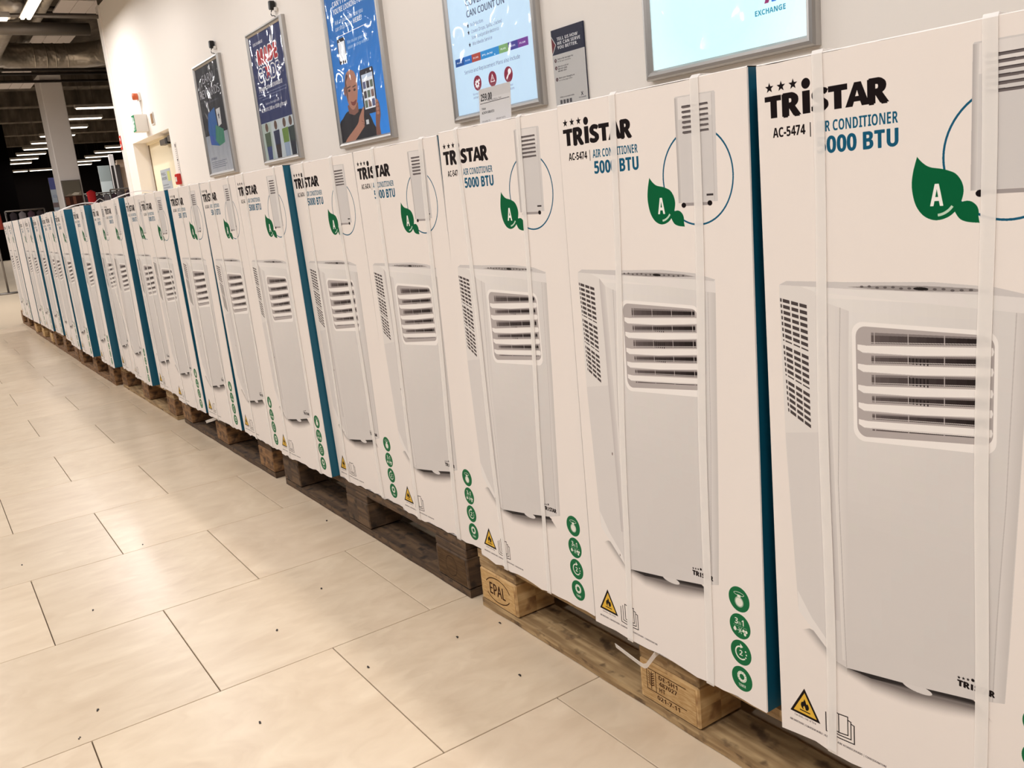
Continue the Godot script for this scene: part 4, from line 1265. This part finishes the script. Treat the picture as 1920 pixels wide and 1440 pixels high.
	b.poly(curve([[0.0, 0.0], [0.0, 0.13], [0.08, 0.165], [0.19, 0.20], [0.33, 0.19], [0.47, 0.195], [0.60, 0.165], [0.68, 0.09], [0.70, 0.0]]), rgb(26, 24, 32))
	b.poly([[0.21, 0.24], [0.43, 0.24], [0.42, 0.18], [0.33, 0.165], [0.22, 0.185]], dskin)
	b.poly(curve([[0.345, 0.463], [0.26, 0.445], [0.212, 0.39], [0.205, 0.32], [0.235, 0.245], [0.29, 0.208], [0.345, 0.206], [0.41, 0.24], [0.452, 0.31], [0.462, 0.38], [0.425, 0.44]]), skin)
	b.poly(curve([[0.214, 0.40], [0.208, 0.33], [0.235, 0.26], [0.25, 0.34], [0.235, 0.39]]), rgb(112, 78, 66))
	b.poly(curve([[0.26, 0.442], [0.216, 0.395], [0.214, 0.345], [0.235, 0.39], [0.29, 0.425]]), rgb(84, 62, 56))
	b.ell(0.188, 0.335, 0.018, 0.032, dskin)
	for e in [[0.285, 0.332], [0.395, 0.327]]:
		b.ell(e[0], e[1], 0.024, 0.009, rgb(96, 66, 56))
		b.line([[e[0] - 0.02, e[1] - 0.002], [e[0] + 0.02, e[1] - 0.002]], 0.006, rgb(44, 32, 30))
		b.line([[e[0] - 0.032, e[1] + 0.020], [e[0] + 0.030, e[1] + 0.024]], 0.008, rgb(80, 58, 52))
	b.poly([[0.335, 0.335], [0.370, 0.280], [0.345, 0.272], [0.318, 0.282]], rgb(168, 116, 96))
	b.poly(curve([[0.285, 0.262], [0.34, 0.252], [0.405, 0.262], [0.385, 0.236], [0.34, 0.228], [0.30, 0.238]]), rgb(120, 60, 56))
	b.poly(rr(0.535, 0.800, 0.148, 0.432, 0.02), rgb(34, 30, 42))
	b.rect(0.560, 0.180, 0.778, 0.400, rgb(226, 232, 240))
	b.rect(0.560, 0.375, 0.778, 0.400, rgb(190, 206, 226))
	for i in 9: b.rect(0.570 + (i % 3) * 0.07, 0.19 + (i / 3) * 0.06, 0.625 + (i % 3) * 0.07, 0.235 + (i / 3) * 0.06, [rgb(96, 110, 96), rgb(120, 92, 84), rgb(84, 92, 130), rgb(70, 66, 72)][(i * 5) % 4])
	b.poly(curve([[0.79, 0.235], [0.835, 0.20], [0.84, 0.13], [0.80, 0.06], [0.80, 0.0], [0.72, 0.0], [0.735, 0.10], [0.76, 0.16], [0.77, 0.20]]), dskin)
	for i in 4: b.ell(0.795, 0.215 - i * 0.025, 0.026, 0.011, skin)
	b.poly(curve([[0.52, 0.205], [0.535, 0.190], [0.512, 0.135], [0.505, 0.085], [0.44, 0.055], [0.20, -0.02], [0.06, -0.02], [0.10, 0.02], [0.36, 0.10], [0.42, 0.145], [0.49, 0.185]]), skin)
	for i in 3: b.line([[0.46 + i * 0.016, 0.115 - i * 0.018], [0.50 + i * 0.004, 0.105 - i * 0.016]], 0.005, dskin)
	b.rect(0.545, 0.085, 0.60, 0.115, rgb(200, 204, 208))
	poster_frame("framed bright blue poster of a man pointing at a tablet", -5.245, print_mat("poster_blue", b, 0.6, 0.25), 0.2, rgb(150, 200, 255))
	# 4: coverage poster
	b = board(400, 516, 1.0, 1.0, rgb(196, 226, 250))
	var slate := rgb(78, 92, 118)
	b.text("PROTECTION", 0.24, 0.600, 0.030, 0.42, slate, false)
	b.text("COVERAGE YOU", 0.24, 0.545, 0.033, 0.52, slate, false, 0.003)
	b.text("CAN COUNT ON", 0.24, 0.490, 0.033, 0.47, slate, false, 0.003)
	var items := [["No Deductibles", 0.44, 0.16], ["Covers Drops, Spills, Cracked", 0.405, 0.38], ["Screens and portable electronics", 0.375, 0.34], ["Worldwide Service", 0.343, 0.25]]
	for i in 4:
		b.text(items[i][0], 0.28, items[i][1], 0.017, items[i][2], rgb(104, 122, 150), false)
		if i != 2: b.star(0.245, items[i][1] + 0.008, 0.014, rgb(30, 32, 48))
	var bars := [[0.03, 0.145, rgb(16, 76, 150)], [0.145, 0.253, rgb(20, 104, 186)], [0.253, 0.368, rgb(166, 66, 54)], [0.368, 0.598, rgb(34, 136, 204)], [0.598, 0.707, rgb(120, 166, 108)], [0.707, 0.82, rgb(62, 60, 142)], [0.82, 0.936, rgb(110, 56, 146)]]
	for q in bars:
		b.rect(q[0], 0.260, q[1], 0.299, q[2])
		b.text("PLAN", q[0] + 0.02, 0.274, 0.009, (q[1] - q[0]) * 0.55, rgb(226, 232, 244), true)
	b.text("Service and Replacement Plans also include", 0.14, 0.210, 0.019, 0.69, rgb(104, 122, 150), false)
	for x in [0.295, 0.487, 0.681]: b.ell(x, 0.149, 0.050, 0.0385, rgb(128, 22, 52))
	for k in 8: b.ell(0.290 + 0.022 * cos(k * TAU / 8), 0.145 + 0.017 * sin(k * TAU / 8), 0.007, 0.006, white)
	b.polys([b.arc(0.290, 0.145, 0.020, 0.015), b.arc(0.290, 0.145, 0.009, 0.007)], white)
	b.ell(0.318, 0.162, 0.009, 0.007, white)
	b.polys([[Vector2(0.487, 0.176), Vector2(0.458, 0.134), Vector2(0.516, 0.134)], [Vector2(0.487, 0.166), Vector2(0.468, 0.139), Vector2(0.506, 0.139)]], white)
	b.rect(0.484, 0.144, 0.490, 0.158, white)
	b.line([[0.660, 0.132], [0.692, 0.158]], 0.012, white)
	b.polys([b.arc(0.696, 0.162, 0.019, 0.015, -PI * 0.1, PI * 1.5)], white)
	for i in 3:
		b.text("Normal wear", 0.225 + i * 0.19, 0.090, 0.012, 0.12, rgb(120, 136, 160), false)
		b.text("and tear failures", 0.225 + i * 0.19, 0.072, 0.012, 0.13, rgb(120, 136, 160), false)
	poster_frame("framed pale blue coverage poster behind the price card", -3.552, print_mat("poster_coverage", b, 0.6, 0.34), 0.4, rgb(190, 224, 255))
	# 5: bright exchange light box
	b = board(400, 516, 1.0, 1.0, rgb(206, 242, 252))
	for i in 16: b.ell(0.45, 0.22, 0.75 - i * 0.03, 0.5 - i * 0.02, rgb(240, 250, 254).lerp(rgb(208, 248, 254), i / 15.0))
	b.text("EXCHANGE", 0.706, 0.108, 0.018, 0.178, rgb(28, 134, 168), true)
	b.poly([[0.763, 0.143], [0.787, 0.143], [0.832, 0.225], [0.808, 0.225]], rgb(140, 40, 100))
	b.poly([[0.802, 0.162], [0.812, 0.176], [0.832, 0.143], [0.806, 0.143]], rgb(32, 108, 210))
	b.poly([[0.763, 0.225], [0.787, 0.225], [0.799, 0.200], [0.787, 0.182]], rgb(32, 108, 210))
	b.text("TM", 0.850, 0.150, 0.006, 0.016, rgb(150, 180, 200), false)
	poster_frame("glowing white and cyan light box poster with small exchange logo, nearest the camera", -1.888, print_mat("poster_exchange", b, 0.6, 0.42), 0.7, rgb(190, 236, 255))
	# service sign
	b = board(256, 436, 1.0, 1.0, rgb(206, 204, 202))
	b.rect(0, 0.722, 1, 1, rgb(30, 34, 60))
	b.poly([[0, 0.94], [0.135, 0.831], [0, 0.722]], rgb(226, 226, 226))
	b.poly([[0, 0.925], [0.115, 0.831], [0, 0.737]], rgb(110, 32, 44))
	b.text("TELL US HOW", 0.172, 0.871, 0.036, 0.65, white, true)
	b.text("WE CAN SERVE", 0.172, 0.824, 0.036, 0.72, white, true)
	b.text("YOU BETTER.", 0.172, 0.776, 0.036, 0.63, white, true)
	var notes := [[0.658, ["Talk to the manager for", "on the spot solutions."], 0.50], [0.575, ["Give us a call at:", "800-527-2345", "800-967-2811"], 0.34], [0.447, ["Share your thoughts at", "our survey page online"], 0.50]]
	for q in notes:
		b.ell(0.083, q[0], 0.036, 0.021, rgb(70, 30, 36))
		b.text(str(notes.find(q) + 1), 0.070, q[0] - 0.010, 0.020, 0.022, white, true)
		for i in q[1].size(): b.text(q[1][i], 0.14, q[0] + 0.004 - i * 0.026, 0.016, q[2] * [1.0, 0.85, 0.8][i], rgb(50, 48, 52), i == 0 or q[1].size() == 3)
	b.text("Follow us on social media", 0.13, 0.235, 0.014, 0.45, rgb(50, 48, 52), true)
	for i in 4: b.rect(0.13 + i * 0.10, 0.165, 0.20 + i * 0.10, 0.21, rgb(80, 78, 84))
	b.text("X", 0.79, 0.215, 0.040, 0.075, rgb(34, 34, 44), true)
	b.text("EXCHANGE", 0.72, 0.190, 0.012, 0.22, rgb(60, 60, 70), true)
	var sg := thing("service_sign", "narrow sign with navy header reading tell us how we can serve you better", "sign", Vector3(-2.4585, 1.425, ZW + 0.006))
	printed("panel", 0.255, 0.425, 0.006, print_mat("sign_print", b, 0.35), M["navy_edge"], sg, Vector3.ZERO)
	part("cover_film", box(Vector3(0.253, 0.423, 0.0006)), M["clear_film"], sg, Vector3(0, 0, 0.006))
	# emergency exit sign with its box
	b = board(128, 128, 1.0, 1.0, rgb(16, 128, 76))
	b.rect(0.06, 0.08, 0.34, 0.92, rgb(232, 240, 234))
	b.ell(0.62, 0.80, 0.08, 0.08, white)
	b.line([[0.60, 0.70], [0.52, 0.45]], 0.14, white)
	b.line([[0.52, 0.45], [0.66, 0.32], [0.62, 0.12]], 0.09, white)
	b.line([[0.50, 0.45], [0.40, 0.30], [0.28, 0.26]], 0.09, white)
	b.line([[0.62, 0.66], [0.78, 0.56]], 0.07, white)
	b.line([[0.58, 0.66], [0.42, 0.58]], 0.07, white)
	var ex := thing("exit_sign", "green emergency exit sign on a white box above the door", "sign", Vector3(-11.22, 2.02, ZW))
	part("housing", box(Vector3(0.17, 0.215, 0.15), 0.006), M["white_plastic"], ex, Vector3(0, 0.11, 0.076))
	printed("pictogram", 0.16, 0.20, 0.004, print_mat("exit_print", b, 0.4, 0.15), M["white_plastic"], ex, Vector3(0, 0.11, 0.1535))
	# fire siren, brown plate, notice strip, call point, hanging sign
	var si := thing("fire_siren", "orange red fire alarm sounder high above the exit sign", "alarm", Vector3(-11.33, 2.47, ZW))
	part("base", box(Vector3(0.13, 0.10, 0.03), 0.005), M["white_plastic"], si, Vector3(0, 0, 0.016))
	part("lens", tube([Vector3(0.02, 0, 0.03), Vector3(0.02, 0, 0.09)], 0.042, 12), M["orange_lens"], si)
	part("conduit", tube([Vector3(0.02, -0.05, 0.012), Vector3(0.03, -0.22, 0.012)], 0.008, 8), M["white_plastic"], si)
	var bp := thing("plate", "small brown framed plate right of the exit sign", "plate", Vector3(-10.84, 2.145, ZW))
	part("panel", box(Vector3(0.13, 0.15, 0.012), 0.003), M["paper_edge"], bp, Vector3(0, 0, 0.007))
	part("face", box(Vector3(0.10, 0.115, 0.006), 0.002), M["brown_plate"], bp, Vector3(0, 0, 0.015))
	b = board(96, 256, 1.0, 1.0, rgb(236, 230, 224))
	for i in 12: b.rect(0.2, 0.12 + i * 0.065, 0.75, 0.145 + i * 0.065, rgb(168, 156, 150))
	b.rect(0.25, 0.42, 0.8, 0.47, rgb(50, 44, 44))
	b.rect(0.2, 0.86, 0.8, 0.95, rgb(130, 120, 118))
	var nt := thing("notice", "narrow paper notice on the wall right of the door", "notice", Vector3(-10.015, 1.60, ZW + 0.003))
	printed("sheet", 0.075, 0.36, 0.003, print_mat("notice_print", b, 0.6), M["paper_edge"], nt, Vector3.ZERO)
	var cp := thing("call_point", "red fire alarm call point on the wall right of the door", "alarm", Vector3(-10.06, 1.36, ZW))
	part("case", box(Vector3(0.12, 0.125, 0.045), 0.008), M["red_plastic"], cp, Vector3(0, 0, 0.023))
	part("window", box(Vector3(0.055, 0.055, 0.004), 0.001), M["white_plastic"], cp, Vector3(0, 0, 0.047))
	b = board(64, 160, 1.0, 1.0, rgb(214, 70, 52))
	b.ell(0.5, 0.75, 0.3, 0.12, white)
	b.ell(0.5, 0.30, 0.3, 0.12, white)
	var hs := thing("edge_sign", "small red and white sign on the wall's far edge", "sign", Vector3(-12.79, 2.03, ZW + 0.03))
	printed("panel", 0.09, 0.19, 0.006, print_mat("hang_print", b, 0.5), M["red_plastic"], hs, Vector3(0, 0, 0.003))
	b = board(128, 160, 1.0, 1.0, rgb(168, 176, 184))
	b.text("PULL", 0.08, 0.82, 0.09, 0.42, rgb(60, 68, 80), true)
	b.text("DOOR", 0.08, 0.68, 0.09, 0.46, rgb(60, 68, 80), true)
	b.rect(0.66, 0.62, 0.92, 0.92, rgb(190, 196, 120))
	for i in 6: b.rect(0.08, 0.10 + i * 0.08, 0.85 - 0.1 * (i % 3), 0.13 + i * 0.08, rgb(120, 128, 138))
	var dp := thing("door_notice", "grey printed notice taped on the cream door", "notice", Vector3(-11.52, 1.35, ZW - 0.198))
	printed("sheet", 0.53, 0.42, 0.004, print_mat("door_notice_print", b, 0.3), M["paper_edge"], dp, Vector3.ZERO)

func rr(x0: float, x1: float, y0: float, y1: float, r: float) -> Array:
	return rrect(x0, x1, y0, y1, r, 0.0)

# ------------------------------------------------------------------ the shop floor beyond the row
func garment(n: String, label: String, at: Vector3, m: Material, w: float, h: float, group := "") -> void:
	var st := SurfaceTool.new()
	st.begin(Mesh.PRIMITIVE_TRIANGLES)
	st.set_smooth_group(0)
	var rings := [[0.0, 0.05, 0.03], [-0.05, 0.5, 0.10], [-0.3, 0.46, 0.13], [-0.7, 0.48, 0.14], [-1.0, 0.52, 0.15]]
	var all: Array = []
	for r in rings:
		var ring: Array = []
		for k in 12:
			var a := TAU * k / 12
			var ruffle := 1.0 + 0.12 * sin(a * 4.0 + at.z * 9.0) * absf(r[0])
			ring.append(Vector3(cos(a) * r[2] * w * 1.2 * ruffle, r[0] * h, sin(a) * r[1] * w * ruffle))
		all.append(ring)
	for i in all.size() - 1:
		for k in 12:
			var p: Vector3 = all[i][k]
			var q: Vector3 = all[i + 1][(k + 1) % 12]
			quad(st, p, all[i][(k + 1) % 12], q, all[i + 1][k], Vector3((p.x + q.x) * 0.5, 0.02, (p.z + q.z) * 0.5))
	for k in 12:
		tri(st, Vector3.ZERO, all[0][k], all[0][(k + 1) % 12], Vector3.UP)
		tri(st, Vector3(0, -h, 0), all[4][k], all[4][(k + 1) % 12], Vector3.DOWN)
	solid(n, label, "garment", done(st), m, at, group)

func backdrop_things() -> void:
	# picture on the pillar
	var b := board(128, 160, 1.0, 1.0, rgb(118, 112, 100))
	b.rect(0, 0.0, 1, 0.40, rgb(70, 46, 40))
	b.poly([[0, 0.40], [0.3, 0.5], [0.65, 0.46], [1, 0.58], [1, 0.40]], rgb(150, 140, 126))
	b.poly([[0.40, 0.46], [0.62, 0.54], [0.88, 0.52], [0.82, 0.44], [0.55, 0.42]], rgb(214, 206, 190))
	b.rect(0.02, 0.05, 0.25, 0.36, rgb(122, 78, 62))
	b.rect(0.45, 0.08, 0.62, 0.38, rgb(136, 92, 74))
	var pc := thing("pillar_poster", "brownish framed poster low on the white pillar", "poster", Vector3(-19.985, 1.63, -2.295))
	part("frame", box(Vector3(0.02, 0.55, 0.37), 0.004), M["grey_metal"], pc, Vector3(0, 0, 0))
	printed("print", 0.34, 0.52, 0.004, print_mat("pillar_print", b, 0.15), M["paper_edge"], pc, Vector3(0.012, 0, 0), Vector3(0, 90, 0))
	# banners and posts
	b = board(64, 256, 1.0, 1.0, rgb(196, 206, 208))
	b.text("SALE", 0.15, 0.62, 0.04, 0.6, rgb(110, 130, 136), true)
	b.text("SHOES", 0.12, 0.52, 0.04, 0.7, rgb(110, 130, 136), true)
	b.rect(0, 0.82, 1, 1, rgb(150, 160, 160))
	var bn := thing("banner", "tall pale blue grey banner right of the pillar", "banner", Vector3(-29.4, 0, -4.72))
	printed("sheet", 0.34, 2.65, 0.02, print_mat("banner_print", b, 0.5), M["paper_edge"], bn, Vector3(0, 1.38, 0), Vector3(0, 90, 0))
	part("stand", box(Vector3(0.3, 0.05, 0.36), 0.01), M["grey_metal"], bn, Vector3(0, 0.025, 0))
	b = board(64, 256, 1.0, 1.0, rgb(150, 158, 168))
	b.rect(0, 0.80, 1, 1, rgb(74, 78, 124))
	b.rect(0, 0.50, 1, 0.58, rgb(110, 96, 96))
	b.text("NEW", 0.2, 0.66, 0.05, 0.6, rgb(120, 130, 150), true)
	bn = thing("banner", "narrow banner with a blue top left of the pillar", "banner", Vector3(-24.0, 0, -2.49))
	printed("sheet", 0.17, 1.45, 0.02, print_mat("banner_blue_print", b, 0.5), M["paper_edge"], bn, Vector3(0, 1.46, 0), Vector3(0, 90, 0))
	part("stand", box(Vector3(0.08, 0.76, 0.05), 0.005), M["grey_metal"], bn, Vector3(0, 0.38, 0))
	var po := thing("post", "grey post with a dark fixture before the tan wall", "post", Vector3(-24.0, 0, -3.95))
	part("shaft", box(Vector3(0.10, 2.65, 0.11), 0.006), M["column_paint"], po, Vector3(0, 1.325, 0))
	part("fixture", box(Vector3(0.03, 0.85, 0.06), 0.004), M["dark_metal"], po, Vector3(0.06, 1.95, 0.02))
	solid("panel_door", "dark brown upright panel left of the tan wall", "panel", box(Vector3(0.1, 3.3, 0.55), 0.01), M["dark_metal"], Vector3(-39.6, 1.65, -6.95))
	# clothing racks
	var cloths := ["dark_cloth", "plum_cloth", "grey_cloth", "dark_cloth", "plum_cloth"]
	var ri := 0
	for r in [[-19.2, -1.25, 0.7, 1.36], [-22.2, -2.95, 1.3, 1.66], [-25.6, -3.75, 1.3, 1.72], [-17.6, -3.05, 0.9, 1.56]]:
		var rk := thing("clothes_rack", ["clothes rack left of the pillar, behind the far cartons", "clothes rack right behind the pillar", "clothes rack farther right, before the dark wall", "clothes rack right of the pillar near the wall's end"][ri], "rack", Vector3(r[0], 0, r[1]), "clothes racks beyond the cartons")
		var hw: float = r[2] * 0.5
		part("rail", tube([Vector3(0, r[3], -hw), Vector3(0, r[3], hw)], 0.015, 8), M["grey_metal"], rk)
		for s in [-1, 1]:
			part("leg", tube([Vector3(0, 0.02, s * hw), Vector3(0, r[3], s * hw)], 0.015, 8), M["grey_metal"], rk)
			part("foot", box(Vector3(0.5, 0.03, 0.04), 0.004), M["grey_metal"], rk, Vector3(0, 0.015, s * hw))
		var n := int(r[2] / 0.16)
		for k in n:
			var z: float = r[1] - hw + 0.09 + k * 0.16
			garment("garment", ["dark garments hanging left of the pillar", "dark garments hanging right behind the pillar", "dark garments hanging before the dark wall", "dark garments hanging near the wall's end"][ri], Vector3(r[0], r[3] - 0.018, z), M[cloths[(k + ri) % 5]], 0.13, 0.95, ["rack clothes left of the pillar", "rack clothes behind the pillar", "rack clothes before the dark wall", "rack clothes near the wall end"][ri])
		ri += 1
	garment("garment", "red garment hanging just right of the pillar's foot", Vector3(-18.6, 1.62, -2.42), M["red_cloth"], 0.17, 0.8)
	garment("garment", "orange red garment at the photo's left edge", Vector3(-15.0, 1.40, -0.34), M["orange_cloth"], 0.26, 0.40)
	var st := thing("garment_stand", "thin grey stand under the red garment", "stand", Vector3(-18.6, 0, -2.42))
	part("pole", tube([Vector3(0, 0.02, 0), Vector3(0, 0.82, 0)], 0.015, 8), M["grey_metal"], st)
	part("base", tube([Vector3(0, 0, 0), Vector3(0, 0.02, 0)], 0.16, 16), M["grey_metal"], st)
	st = thing("garment_stand", "thin grey stand under the orange red garment", "stand", Vector3(-15.0, 0, -0.34))
	part("pole", tube([Vector3(0, 0.02, 0), Vector3(0, 1.01, 0)], 0.015, 8), M["grey_metal"], st)
	part("base", tube([Vector3(0, 0, 0), Vector3(0, 0.02, 0)], 0.16, 16), M["grey_metal"], st)
